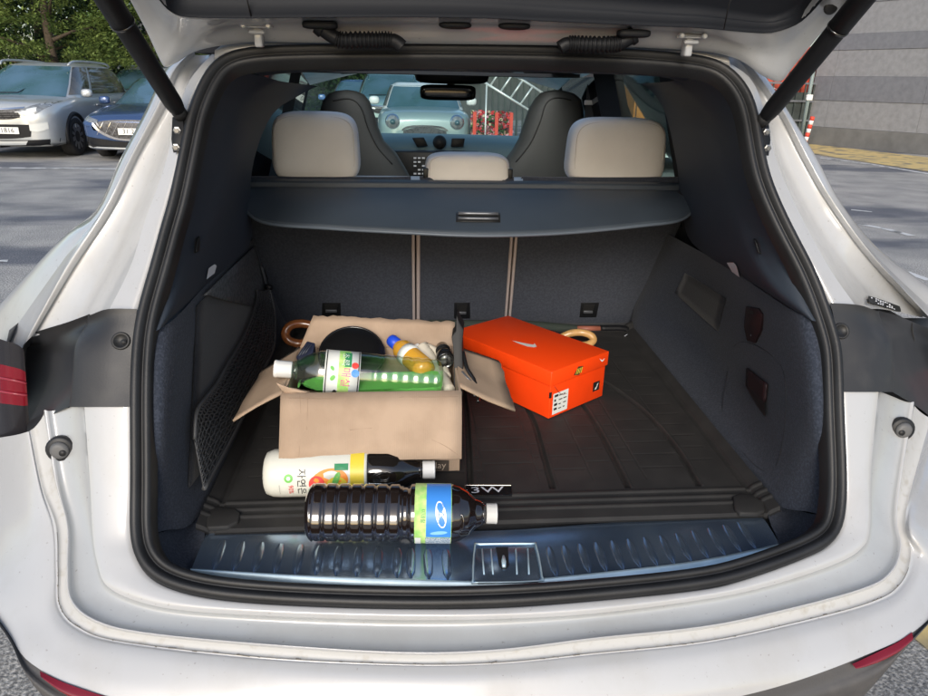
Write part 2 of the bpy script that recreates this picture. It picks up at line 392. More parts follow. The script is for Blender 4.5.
# ================================================================== BACKGROUND VEHICLES
def sgn(x, p): return math.copysign(abs(x) ** p, x)
def vehicle(name, label, cat, X, Yf, P, paint, roofm=None, group=None, yaw=0):
    R = root(name, label, cat, (X, Yf, 0), group, yaw)
    L, W, H = P['L'], P['W'] / 2, P['H']
    # lower body
    st = P['st']; rows = []
    for (y, wf, zt, zbm) in st:
        wv = W * wf
        half = [(0, zt + .015), (wv * .55, zt + .005), (wv * .86, zt - .035), (wv * .985, zt - .13), (wv, .62), (wv * .985, .42), (wv * .93, zbm), (wv * .5, zbm - .03)]
        ring = [Vector((x, y, z)) for x, z in half] + [Vector((-x, y, z)) for x, z in reversed(half[1:])]
        rows.append(ring)
    vs, fs = loftv(rows, 3, 4, closed=True)
    # cap the nose and tail with a fan
    body = mesh('body', vs, fs, paint, R, True)
    n = 15 * 3; m = (len(rows) - 1) * 4 + 1
    for e in (0, m - 1):
        idx = [j * m + e for j in range(n)]; bmx = bmesh.new(); bmx.from_mesh(body.data); bmx.verts.ensure_lookup_table()
        try: bmx.faces.new([bmx.verts[i] for i in idx])
        except Exception: pass
        bmesh.ops.recalc_face_normals(bmx, faces=bmx.faces); bmx.to_mesh(body.data); bmx.free()
    for p in body.data.polygons: p.use_smooth = True
    # greenhouse
    zb0, gh = P['belt'], P['gh']     # gh rows: z, y0, y1, half width
    def RG(v, th, off=0):
        v = max(0, min(1, v)) * (len(gh) - 1); i = min(int(v), len(gh) - 2); f = v - i
        z, y0, y1, hw = [gh[i][k] * (1 - f) + gh[i + 1][k] * f for k in range(4)]
        return Vector((sgn(math.cos(th), .34) * (hw + off), (y0 + y1) / 2 + sgn(math.sin(th), .34) * ((y1 - y0) / 2 + off), z + off * .4))
    ns = 56; vs = [RG(i / 12, 2 * PI * k / ns) for i in range(13) for k in range(ns)]
    fs = [(i * ns + k, i * ns + (k + 1) % ns, (i + 1) * ns + (k + 1) % ns, (i + 1) * ns + k) for i in range(12) for k in range(ns)]
    fs.append(tuple(12 * ns + k for k in range(ns)))
    mesh('roof', vs, fs, roofm or paint, R, True)
    def glassp(nm, t0, t1, v0, v1, off=.006, mt=None, nn=14):
        vv = [RG(v0 + (v1 - v0) * j / 6, t0 + (t1 - t0) * i / nn, off) for j in range(7) for i in range(nn + 1)]
        ff = [(j * (nn + 1) + i, j * (nn + 1) + i + 1, (j + 1) * (nn + 1) + i + 1, (j + 1) * (nn + 1) + i) for j in range(6) for i in range(nn)]
        return mesh(nm, vv, ff, mt or P.get('glass', M['cglass']), R, True)
    glassp('windscreen', PI * 1.262, PI * 1.738, .04, P.get('vt', .74))
    glassp('rear_window', PI * .27, PI * .73, .2, P.get('vt', .74))
    for s in (1, -1):
        T = [(-.235, -.03), (-.018, .17), (.185, .232)] if not P.get('three') else [(-.235, .02), (.035, .2)]
        for a, b in T:
            a_, b_ = (a * PI, b * PI) if s > 0 else (PI - a * PI, PI - b * PI)
            glassp('side_window', a_, b_, .08, P.get('vt', .74) - .02, mt=P.get('sglass', M['cglass2']), nn=8)
    B = BVHTree.FromPolygons([v.co for v in body.data.vertices], [tuple(p.vertices) for p in body.data.polygons])
    def patch(nm, up, lo, mt, off=.008, par=R, k=3, kv=4, th=0, mirror=False, fb=.02):
        outs = []
        for s in ((1, -1) if mirror else (1,)):
            U = curve([Vector((s * a, b, 0)) for a, b in up], k); Lw = curve([Vector((s * a, b, 0)) for a, b in lo], k); vv = []
            for j in range(kv + 1):
                for u, l in zip(U, Lw):
                    q = u.lerp(l, j / kv); r = B.ray_cast(Vector((q.x, -3, q.y)), Vector((0, 1, 0)))
                    y = r[0].y if r[0] is not None and r[0].y < 1.2 else fb
                    vv.append(Vector((q.x, y - off, q.y)))
            mm = len(U); ff = [(j * mm + i, j * mm + i + 1, (j + 1) * mm + i + 1, (j + 1) * mm + i) for j in range(kv) for i in range(mm - 1)]
            o = mesh(nm, vv, ff, mt, par, True)
            if th: solid(o, th, 1)
            outs.append(o)
        return outs
    # wheels
    for s in (1, -1):
        for yy in (P['wf'], P['wr']):
            r = P['wr_']; xo = s * (W + .012); xi = s * (W - .20)
            wh = lathe('wheel', [(0, r * .62), (0, r * .93), (.04, r), (.9, r), (1, r * .94), (1, r * .70), (.93, r * .66), (.93, 0)], (xi, yy, r), (xo, yy, r), M['tyre'], R, 32)
            vs = []; fs = []; c = Vector((xo + s * .004, yy, r))
            for q in range(P.get('spokes', 5) * 2):
                a = 2 * PI * q / (P.get('spokes', 5) * 2) + .2; da = .10 + .05 * (q % 2)
                for (rr, dd) in ((.10 * r / .33, da * 2.4), (.66 * r, da)):
                    for sg in (-1, 1):
                        for dx in (0, -.03 * s): vs.append(c + Vector((dx - s * .012, math.cos(a + sg * dd) * rr, math.sin(a + sg * dd) * rr)))
                n_ = len(vs) - 8; fs += [tuple(n_ + i for i in f) for f in BOXF]
            mesh('rim', vs, fs, M['alloy'], wh)
            if P.get('arch', True):
                pts = [Vector((s * (W * .985 + .006), yy + math.cos(a) * (r + .055), r + math.sin(a) * (r + .055))) for a in np.linspace(-.25, PI + .25, 22)]
                tube('wheel_arch', pts, P.get('archr', .045), P.get('archm', M['black']), R, 8)
    # mirrors
    for s in (1, -1):
        my, mz = P['mir']
        superbox('wing_mirror', (s * (W + .09), my, mz), (.10, .07, .075), P.get('mirm', paint), R, .7, 14, 10)
    P['front'](R, patch, W, B)
    return R
M['cglass'] = mat('car_glass', (.03, .085, .08), .05, coat=1, spec=.9, noise=(1.1, 0, .40, .65), c2=(.07, .14, .19))  # cloudy noise paints reflections into the glass colour
M['cglass2'] = mat('car_side_glass', (.05, .05, .045), .06, coat=1, noise=(2.0, 0, .4, .6), c2=(.15, .13, .10))
M['tyre'] = mat('tyre', (.022, .022, .023), .8, bump=(60, .3))
M['alloy'] = mat('alloy_rim', (.30, .30, .31), .35, metal=.7)
M['silver'] = mat('silver_paint', (.50, .525, .53), .28, metal=.35, coat=.8, noise=(3, .08))
M['navy'] = mat('navy_paint', (.055, .10, .22), .22, metal=.4, coat=1)
M['mint'] = mat('pale_teal_paint', (.25, .345, .355), .35, metal=.15, coat=.8)
M['mwhite'] = mat('roof_white', (.72, .75, .75), .35, coat=.5)
M['plate'] = mat('number_plate', (.78, .78, .74), .5)
M['lamp'] = mat('headlamp', (.34, .36, .36), .15, metal=.4, coat=1, noise=(16, 0, .4, .6), c2=(.22, .23, .23))
M['lampc'] = mat('headlamp_clear', (.78, .80, .76), .12, metal=.3, coat=1)
M['grille'] = mat('grille_mesh', (.022, .022, .024), .4, noise=(30, 0, .45, .5), c2=(.07, .07, .075))

def plate(R, s, x, y, z, wd=.52, h=.11, tilt=0):
    p = box('number_plate', x - wd / 2, x + wd / 2, y - .012, y, z - h / 2, z + h / 2, M['plate'], R)
    text_at('plate_number', s, h * 1.0, (x, y - .015, z), (1, 0, 0), (0, 0, 1), M['ink'], p, 1.05)
def suv_front(R, patch, W, B):
    patch('headlight', [(.36, .80), (.55, .885), (.74, .96), (.855, .975)], [(.36, .795), (.50, .75), (.68, .775), (.85, .90)], M['lamp'], mirror=True, off=.012)
    patch('headlight_lens', [(.55, .85), (.62, .875), (.70, .89)], [(.55, .79), (.62, .79), (.70, .82)], M['lampc'], mirror=True, off=.018)
    patch('grille', [(-.50, .86), (-.3, .845), (0, .83), (.3, .845), (.50, .86)], [(-.42, .72), (-.28, .685), (0, .675), (.28, .685), (.42, .72)], M['grille'], off=.012)
    for z in (.72, .755, .79):
        patch('grille_bar', [(-.43, z + .008), (0, z + .008 - .01), (.43, z + .008)], [(-.43, z - .006), (0, z - .016), (.43, z - .006)], M['black'], off=.022)
    patch('grille_frame', [(-.52, .895), (-.3, .875), (0, .86), (.3, .875), (.52, .895)], [(-.51, .868), (-.3, .850), (0, .835), (.3, .85), (.51, .868)], M['chrome'], off=.016)
    patch('lower_intake', [(-.62, .60), (-.3, .60), (0, .60), (.3, .60), (.60, .60)], [(-.55, .40), (-.3, .37), (0, .36), (.3, .37), (.55, .40)], M['black'], off=.010)
    patch('fog_light', [(.56, .60), (.68, .615), (.83, .64)], [(.56, .50), (.68, .48), (.83, .53)], M['lampc'], mirror=True, off=.014)
    patch('front_skirt', [(-.9, .36), (-.5, .345), (0, .335), (.5, .345), (.9, .36)], [(-.88, .235), (-.5, .215), (0, .205), (.5, .215), (.88, .235)], M['black'], off=.02)
    patch('skid_plate', [(-.5, .33), (0, .32), (.5, .33)], [(-.45, .26), (0, .25), (.45, .26)], M['silver'], off=.03)
    plate(R, '24 1816', .12, -.02, .50)
    for s in (1, -1):
        tube('roof_rail', curve([(s * .62, 1.75, 1.585), (s * .64, 1.95, 1.655), (s * .65, 2.7, 1.665), (s * .63, 3.5, 1.64), (s * .62, 3.7, 1.59)], 4), .022, M['silver'], R, 8)
        box('side_skirt', s * (W + .004) - .02, s * (W + .004) + .02, 1.25, 3.25, .22, .36, M['black'], R, .01)
        tube('door_seam', [(s * (W + .002), 2.25, .36), (s * (W + .002), 2.20, 1.0)], .005, M['black'], R, 4)
        box('door_handle', s * (W + .02) - .014, s * (W + .02) + .014, 1.95, 2.14, .86, .885, M['silver'], R, .006)
        box('door_handle', s * (W + .02) - .014, s * (W + .02) + .014, 2.85, 3.04, .88, .905, M['silver'], R, .006)
    tube('wiper', [(-.55, .98, 1.09), (0, .96, 1.10), (.1, 1.2, 1.2)], .008, M['black'], R, 6)
SUVP = dict(L=4.44, W=1.86, H=1.64, belt=1.02, wf=.93, wr=3.55, wr_=.345, mir=(1.42, 1.10), front=suv_front, spokes=5,
    st=[(0, .62, .80, .30), (.03, .76, .86, .27), (.12, .90, .93, .25), (.35, .985, .985, .24), (.8, 1.0, 1.03, .24), (1.3, 1.0, 1.07, .24), (2.4, 1.0, 1.08, .25), (3.6, 1.0, 1.10, .26), (4.2, .95, 1.08, .30), (4.4, .80, .95, .38)],
    gh=[(1.0, .86, 4.28, .885), (1.22, 1.20, 4.2, .83), (1.45, 1.58, 4.0, .735), (1.57, 1.85, 3.85, .66), (1.635, 2.2, 3.6, .50)])
vehicle('parked_suv', 'silver parked SUV with roof rails and chrome rimmed grille at the left edge', 'car', -7.20, 13.1, SUVP, M['silver'])

def sedan_front(R, patch, W, B):
    patch('grille', [(-.62, .66), (-.35, .70), (0, .71), (.35, .70), (.62, .66)], [(-.50, .50), (-.3, .40), (0, .375), (.3, .40), (.50, .50)], M['grille'], off=.012)
    for q in range(9):
        x = -.52 + q * .13
        patch('grille_bar', [(x - .06, .67), (x - .055, .665)], [(x + .07, .46), (x + .075, .455)], M['chrome'], off=.018, k=1)
        patch('grille_bar', [(x + .06, .67), (x + .065, .665)], [(x - .07, .46), (x - .065, .455)], M['chrome'], off=.019, k=1)
    patch('grille_frame', [(-.66, .66), (-.55, .50), (-.3, .385), (0, .36), (.3, .385), (.55, .50), (.66, .66)], [(-.62, .66), (-.51, .525), (-.28, .415), (0, .39), (.28, .415), (.51, .525), (.62, .66)], M['chrome'], off=.026)
    patch('headlight', [(.55, .70), (.7, .74), (.86, .78)], [(.57, .655), (.7, .66), (.86, .70)], M['lamp'], off=.014, mirror=True)
    patch('front_skirt', [(-.88, .44), (-.6, .40), (-.3, .36), (0, .345), (.3, .36), (.6, .40), (.88, .44)], [(-.86, .22), (-.6, .2), (-.3, .19), (0, .185), (.3, .19), (.6, .2), (.86, .22)], M['gloss'], off=.02)
    patch('bumper_strip', [(-.8, .265), (0, .245), (.8, .265)], [(-.78, .235), (0, .215), (.78, .235)], M['silver'], off=.032)
    plate(R, '31 2155', .05, -.05, .52)
SEDP = dict(L=4.95, W=1.87, H=1.44, belt=.9, wf=.95, wr=3.8, wr_=.33, mir=(1.65, .98), front=sedan_front, spokes=6, archr=.02, archm=M['navy'],
    st=[(0, .70, .66, .25), (.05, .84, .72, .23), (.2, .94, .79, .22), (.5, .985, .85, .22), (1.2, 1.0, .93, .22), (2.4, 1.0, .95, .22), (3.8, 1.0, .98, .23), (4.6, .97, .98, .26), (4.9, .85, .90, .3)],
    gh=[(.88, 1.15, 4.5, .86), (1.08, 1.65, 4.1, .78), (1.28, 2.05, 3.75, .68), (1.38, 2.3, 3.5, .60), (1.435, 2.6, 3.2, .46)])
vehicle('parked_sedan', 'dark blue parked sedan with chrome rimmed mesh grille next to the silver SUV', 'car', -4.90, 13.0, SEDP, M['navy'])

def mini_front(R, patch, W, B):
    for s in (1, -1):
        c = Vector((s * .57, .0, .76)); r = B.ray_cast(Vector((c.x, -3, c.z)), Vector((0, 1, 0))); y = r[0].y if r[0] is not None else .1
        lathe('headlight', [(0, .135), (.6, .135), (.8, .125), (1, .110)], (c.x, y + .10, c.z), (c.x, y - .05, c.z), M['chrome'], R, 24)
        lathe('headlight_lens', [(0, .107), (.4, .10), (1, .0)], (c.x, y - .048, c.z), (c.x, y - .085, c.z), M['lamp'], R, 24)
        lathe('headlight_bulb', [(0, .05), (.7, .045), (1, .0)], (c.x, y - .07, c.z), (c.x, y - .105, c.z), M['cglass'], R, 16)
    patch('grille_trim', [(-.42, .62), (-.33, .68), (-.15, .705), (.15, .705), (.33, .68), (.42, .62)], [(-.385, .61), (-.31, .65), (-.14, .672), (.14, .672), (.31, .65), (.385, .61)], M['chrome'], off=.02)
    patch('grille', [(-.38, .61), (-.15, .668), (.15, .668), (.38, .61)], [(-.40, .50), (-.15, .49), (.15, .49), (.40, .50)], M['grille'], off=.012)
    patch('front_skirt', [(-.8, .42), (0, .40), (.8, .42)], [(-.78, .24), (0, .22), (.78, .24)], M['black'], off=.02)
    plate(R, '52 6430', 0, -.05, .44)
MINP = dict(L=3.85, W=1.70, H=1.41, belt=.94, wf=.75, wr=3.2, wr_=.30, mir=(1.30, 1.08), front=mini_front, spokes=6, three=True, vt=.78, mirm=M['mwhite'], archr=.03,
    st=[(0, .72, .78, .30), (.05, .86, .86, .26), (.18, .95, .92, .25), (.5, 1.0, .955, .25), (1.0, 1.0, .975, .25), (2.2, 1.0, .98, .25), (3.2, 1.0, .98, .26), (3.7, .94, .95, .3), (3.83, .82, .85, .36)],
    gh=[(.93, .92, 3.65, .80), (1.1, 1.12, 3.6, .74), (1.26, 1.28, 3.5, .68), (1.345, 1.38, 3.42, .64), (1.405, 1.6, 3.2, .52)])
vehicle('parked_hatchback', 'pale teal small hatchback with white roof and round headlights seen through the windscreen', 'car', .20, 12.9, MINP, M['mint'], M['mwhite'])
SUV2 = dict(SUVP); M['tealv'] = mat('teal_van_paint', (.22, .36, .37), .35, coat=.7, metal=.1)
vehicle('parked_minivan', 'teal tall vehicle parked behind the small hatchback, only its upper part showing', 'car', -.50, 17.6, SUV2, M['tealv'])
M['bluec'] = mat('blue_car_paint', (.07, .16, .36), .25, coat=1)
vehicle('parked_blue_car', 'blue car seen through the windscreen left of the small hatchback', 'car', -1.35, 18.3, dict(SEDP), M['bluec'])
vehicle('parked_white_car', 'white car with dark rear side glass parked behind the silver SUV', 'car', -7.0, 18.4, dict(SUVP), M['mwhite'])

# orange truck box, red barrier, fence, ladder, planter, bollard
M['orange'] = mat('orange_steel', (.62, .22, .045), .45, noise=(5, .25), bump=(30, .15))
ot = root('orange_truck', 'orange panel sided truck seen through the right rear side window', 'truck', (3.75, 12.2, 0))
for i in range(8): box('side_panel', .0, .03 + .02 * (i % 2), i * .5 + .01, i * .5 + .49, .50, 2.3, M['orange'], ot)
for i in range(3): box('rear_panel', .035 + i * .58, .6 + i * .58, -.06, -.01, .50, 2.3, M['orange'], ot, .01)
box('cargo_deck', -.01, 1.8, 0, 4.1, .40, .495, M['black'], ot)
box('underrun_bar', .05, 1.75, -.1, -.02, .28, .36, M['plate'], ot)
for y in (.6, 3.0):
    for x in (.05, 1.45): lathe('wheel', [(0, .3), (0, .38), (.1, .42), (.9, .42), (1, .38), (1, .2), (.9, 0)], (x, y, .42), (x + .28, y, .42), M['tyre'], ot)
M['redst'] = mat('red_steel', (.50, .075, .04), .5, noise=(4, .4), bump=(30, .2))
rc = root('red_container', 'red orange ribbed container top showing right of the car roof under the tailgate', 'container', (8.5, 19.5, 0))
for i in range(14): box('side_rib', i * .2, i * .2 + .12, -.06, 0, .1, 2.4, M['redst'], rc)
box('container_wall', 0, 2.85, .005, 2.4, 0, 2.5, M['redst'], rc)
gt = root('steel_gate', 'dark steel gate with pipes beside the corner of the granite building', 'gate', (9.05, 19.2, 0))
M['gate'] = mat('dark_gate_steel', (.055, .07, .065), .5, noise=(4, .4))
box('gate_panel', 0, 1.9, .02, .06, .05, 1.35, M['gate'], gt)
for i in range(9): box('gate_bar', i * .23, i * .23 + .04, -.03, .0, .05, 1.6, M['gate'], gt)
for z in (.6, 1.1, 1.55): box('gate_rail', 0, 1.9, -.075, -.032, z, z + .05, M['satin'], gt)
lp = root('drain_pipe', 'grey drain pipe with a pale clamp standing beside the granite wall corner', 'pipe', tuple(at(808, 100, 18.6)[:2]) + (0,))
tube('pipe', [(0, 0, 0), (0, 0, 2.6)], .05, mat('pipe_paint', (.20, .25, .24), .5), lp)
box('pipe_clamp', -.08, .08, -.075, .0, 1.16, 1.30, M['plate'], lp, .01)
bp_ = az(803, 147, 0); bl = root('striped_bollard', 'red and white striped flexible bollard by the corner of the granite wall', 'bollard', (bp_.x - .15, bp_.y - .3, 0))
M['bred'] = mat('bollard_red', (.65, .07, .04), .5); M['bwht'] = mat('bollard_white', (.75, .74, .7), .5)
lathe('bollard_base', [(0, .16), (.5, .15), (1, .08)], (0, 0, 0), (0, 0, .08), M['bred'], bl)
for i in range(7):
    lathe('bollard_band', [(0, .055), (1, .055)], (.012 * i, 0, .08 + i * .1), (.012 * (i + 1), 0, .18 + i * .1), M['bwht'] if i % 2 else M['bred'], bl, 14)
fp = root('bar_fence', 'dark upright bar fence behind the red flower bed through the windscreen', 'fence', (1.4, 15.2, 0))
for i in range(26): box('fence_bar', i * .13, i * .13 + .04, 0, .04, .1, 1.75, M['gate'], fp)
for z in (.25, 1.5): box('fence_rail', -.02, 3.4, .042, .08, z, z + .06, M['gate'], fp)
# ladder lying slanted on a rack
la, lb = at(476, 77, 12.6), at(532, 112, 12.6); M['alu'] = mat('aluminium', (.72, .75, .74), .35, metal=.5)
ld = root('ladder', 'aluminium ladder slanting down to the right above the red flower bed', 'ladder', tuple(la))
dv = (lb - la); dv = dv * 1.25; up = Vector((.55, 0, .80)).normalized() * .36
for k in (0, 1): tube('ladder_rail', [up * k, up * k + dv], .022, M['alu'], ld, 6)
for i in range(7): q = dv * ((i + .4) / 7); tube('ladder_rung', [q, q + up], .018, M['alu'], ld, 6)
tube('ladder_foot', [dv * .9, dv * .9 + Vector((.1, 0, -lb.z + .25))], .016, M['alu'], ld, 6)
tube('ladder_foot', [dv * .15, Vector((dv.x * .15, .0, -la.z))], .016, M['alu'], ld, 6)
fa, fb_ = at(473, 112, 12.9), at(512, 136, 12.9)
fl = root('flower_planter', 'red framed planter crowded with pink and red flowers seen through the windscreen', 'planter', (fa.x, 12.9, 0))
fw = fb_.x - fa.x; fh = fa.z
boxes('planter_box', [(0, fw, 0, .35, 0, .5)], M['redst'], fl)
for x in (0, fw * .55, fw - .06): box('planter_post', x, x + .06, -.04, -.003, 0, fh, M['bred'], fl)
vs = []; fs = []; rr = random.Random(3)
fm = [mat('flower_pink', (.70, .32, .38), .6), mat('flower_red', (.60, .05, .05), .6), mat('flower_cream', (.70, .62, .42), .6), mat('flower_leaf', (.07, .15, .04), .6)]
me = bpy.data.meshes.new('flowers')
for i in range(1500):
    p = Vector((rr.uniform(0, fw), rr.uniform(0, .35), rr.uniform(.45, fh))); a = Vector((rr.uniform(-1, 1), rr.uniform(-1, 1), rr.uniform(-1, 1))).normalized(); b = a.orthogonal().normalized(); s = rr.uniform(.02, .045)
    n = len(vs); c = a.cross(b); vs += [p + b * s, p + c * s, p - b * s, p - c * s]; fs.append((n, n + 1, n + 2, n + 3))
me.from_pydata([tuple(v) for v in vs], [], fs)
for m_ in fm: me.materials.append(m_)
for i, p in enumerate(me.polygons): p.material_index = rr.choice((0, 0, 1, 1, 2, 3, 3))
o = link('flowers', me, None, fl); o['kind'] = 'stuff'

# trees behind the parked cars
M['bark'] = mat('bark', (.10, .075, .05), .9, noise=(8, .4), bump=(20, .6, .02))
def leafmat(name, c, c2):
    m = mat(name, c, .6, noise=(1.4, 0, .35, .65), c2=c2, spec=.3); b = m.node_tree.nodes['Principled BSDF']; return m
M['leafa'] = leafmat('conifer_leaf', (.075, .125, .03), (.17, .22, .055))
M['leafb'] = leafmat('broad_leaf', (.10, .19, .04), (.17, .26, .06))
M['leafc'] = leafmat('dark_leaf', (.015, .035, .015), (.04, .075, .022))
def tree(x, y, h, r, lm, n, seed, label, conifer=True, group='trees behind the parked cars', lz=.25, ls=.075):
    rg = random.Random(seed); T = root('pine_tree' if conifer else 'broadleaf_tree', label, 'tree', (x, y, 0), group)
    tr = curve([(0, 0, 0), (rg.uniform(-.2, .2), rg.uniform(-.2, .2), h * .4), (rg.uniform(-.3, .3), rg.uniform(-.2, .2), h * .95)], 5)
    vs, fs = tubev(tr, [.16 * (1 - .85 * i / 10) * h / 6 for i in range(11)], 8)
    for k in range(10):
        z = h * (.2 + .07 * k); a = rg.uniform(0, 6.28); ln = r * rg.uniform(.5, .9)
        b = Vector((0, 0, z)); e = b + Vector((math.cos(a) * ln, math.sin(a) * ln, ln * .35)); v2, f2 = tubev([b, b.lerp(e, .5) + Vector((0, 0, .05)), e], [.05, .035, .012], 5, base=len(vs)); vs += v2; fs += f2
    mesh('trunk', vs, fs, M['bark'], T, True)
    vs = []; fs = []; lv = 80 if conifer else 42; ncl = int(n / lv)
    for c in range(ncl):
        u = rg.random(); z = h * (lz + (1 - lz) * u); rad = r * ((1 - u) ** .6 * .95 + .12 if conifer else math.sqrt(max(.05, 1 - (2 * u - 1) ** 2)))
        a = rg.uniform(0, 6.28); q = rad * math.sqrt(rg.uniform(.12, 1)); cc = Vector((math.cos(a) * q, math.sin(a) * q, z)); sz = rg.uniform(.35, .75) * r * .34
        dirv = Vector((math.cos(a), math.sin(a), rg.uniform(-.1, .7))).normalized()
        for _ in range(lv):
            g = Vector((rg.gauss(0, 1), rg.gauss(0, 1), rg.gauss(0, .6))) * sz * .5 + dirv * rg.uniform(-.2, .9) * sz
            p = cc + (g if not conifer else Vector((rg.gauss(0, 1), rg.gauss(0, 1), rg.gauss(0, .8))) * sz * .20 + Vector((dirv.x, dirv.y, .15 - .35 * rg.random())) * (rg.random() ** 1.3) * 1.9 * sz); t = (dirv + Vector((rg.uniform(-1, 1), rg.uniform(-1, 1), rg.uniform(-.7, .7))) * .8).normalized(); s2 = t.cross(Vector((rg.uniform(-1, 1), rg.uniform(-1, 1), 1))).normalized()
            l, wv = ls * rg.uniform(.7, 1.6), ls * rg.uniform(.22, .42)
            k = len(vs); vs += [p, p + t * l * .5 + s2 * wv, p + t * l, p + t * l * .5 - s2 * wv]; fs.append((k, k + 1, k + 2, k + 3))
    me = bpy.data.meshes.new('crown'); me.from_pydata([tuple(v) for v in vs], [], fs); link('crown', me, lm, T)
    return T
tree(-8.9, 19.6, 6.5, 1.9, M['leafa'], 40000, 1, 'dense yellow green conifer directly behind the silver SUV roof')
tree(-11.6, 19.2, 5.2, 1.6, M['leafb'], 16000, 2, 'light green broadleaf tree with slim bare stems at the left edge', False)
tree(-7.0, 21.5, 6.6, 1.9, M['leafa'], 34000, 4, 'green conifer behind the dark blue sedan and the left strut')
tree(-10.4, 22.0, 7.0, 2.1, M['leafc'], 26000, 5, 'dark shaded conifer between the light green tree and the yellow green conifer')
tree(-4.6, 23.0, 5.5, 1.8, M['leafa'], 12000, 6, 'green conifer farther right, behind the white tailgate corner')
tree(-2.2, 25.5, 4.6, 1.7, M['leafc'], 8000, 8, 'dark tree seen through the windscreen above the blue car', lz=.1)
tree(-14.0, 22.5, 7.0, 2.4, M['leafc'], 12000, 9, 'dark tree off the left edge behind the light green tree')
vs = []; fs = []; rg = random.Random(11)
for i in range(34000):
    p = Vector((rg.uniform(-18, 0), rg.uniform(24.5, 26.2), 0)); p.z = rg.uniform(0, 4.8 + .7 * math.sin(p.x * 1.3) + .5 * math.sin(p.x * 3.1))
    t = Vector((rg.uniform(-1, 1), rg.uniform(-1, 1), rg.uniform(-.5, 1))).normalized(); s2 = t.orthogonal().normalized(); k = len(vs); l = rg.uniform(.1, .22)
    vs += [p, p + t * l * .5 + s2 * l * .35, p + t * l, p + t * l * .5 - s2 * l * .35]; fs.append((k, k + 1, k + 2, k + 3))
me = bpy.data.meshes.new('hedge'); me.from_pydata([tuple(v) for v in vs], [], fs)
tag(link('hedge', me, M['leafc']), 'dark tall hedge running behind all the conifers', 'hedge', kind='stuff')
#PART2
# ================================================================== THE WHITE SUV WITH ITS TAILGATE OPEN
car = root('white_suv', 'white SUV in the foreground, tailgate open on its loaded cargo bay', 'car', (0, .9, 0))
car.matrix_world = Matrix.Translation((0, .9, 0))
_mesh = mesh
def part(o, par=None):
    """hang a part built in world space under the car (or one of its parts)"""
    o.parent = par or car
    o.matrix_parent_inverse = Matrix.Translation((0, -.9, 0)) if par is None else Matrix.Identity(4)
    return o
def PL(name, rows, m, ku=4, kv=3, **k): return part(loft(name, rows, m, None, ku, kv, **k))
S = atS
sealA = [(214,63),(200,84),(189,110),(182,142),(170,200),(162.5,224),(151,268),(137,315),(132,360),(131,413),(131.7,484),(130.5,534),(137,560),(151,579),(179,592),(224,600.6),(300,606),(400,609),(497,608),(594,598+3),(700,590),(747,579),(799,560.5),(830,545),(843,522),(845,475.5),(842,418),(840.5,360),(836,333),(816,275.5),(796,238),(775.5,195),(764,160),(757,112),(744,84),(720,63),(682,55.6),(609,50),(480,46.5),(300,46.5),(240,51)]
LA = [S(*p) for p in sealA]
LA = curve(LA, 4, True)
for _ in range(5): LA = [(LA[i - 1] + LA[i] * 2 + LA[(i + 1) % len(LA)]) / 4 for i in range(len(LA))]
Nn = len(LA)
def ringframe(i):
    t = (LA[(i + 1) % Nn] - LA[(i - 1) % Nn]).normalized(); p = LA[i]
    e = .02; gz = (G(p.x, p.z + e) - G(p.x, p.z - e)) / (2 * e); gx = (G(p.x + e, p.z) - G(p.x - e, p.z)) / (2 * e)
    n = Vector((gx, -1, gz)).normalized()
    if n.z > .8 or p.z < .76: n = Vector((0, -.62, .78)).normalized()
    n = (n - n.dot(t) * t).normalized(); r = n.cross(t).normalized()
    c = Vector((0, p.y, 1.1))
    if r.dot(p - c) < 0: r = -r
    return p, r, n
FR = [ringframe(i) for i in range(Nn)]
def smoothdirs(k):
    for _ in range(6):
        v = [f[k] for f in FR]; 
        for i in range(Nn):
            q = (v[i - 1] + v[i] * 2 + v[(i + 1) % Nn]).normalized(); FR[i] = tuple(q if j == k else FR[i][j] for j in range(3))
smoothdirs(1); smoothdirs(2)
sprof = [(.001, -.012), (.001, .000), (-.002, .009), (-.008, .0135), (-.014, .011), (-.0165, .004), (-.018, .0015), (-.020, .005), (-.0235, .0085), (-.029, .0075), (-.032, .001), (-.032, -.02)]
vs = [p + r * a + n * b for p, r, n in FR for a, b in sprof]; k = len(sprof)
fs = [(i * k + j, ((i + 1) % Nn) * k + j, ((i + 1) % Nn) * k + j + 1, i * k + j + 1) for i in range(Nn) for j in range(k - 1)]
part(mesh('door_seal', vs, fs, M['rubber'], None, True))

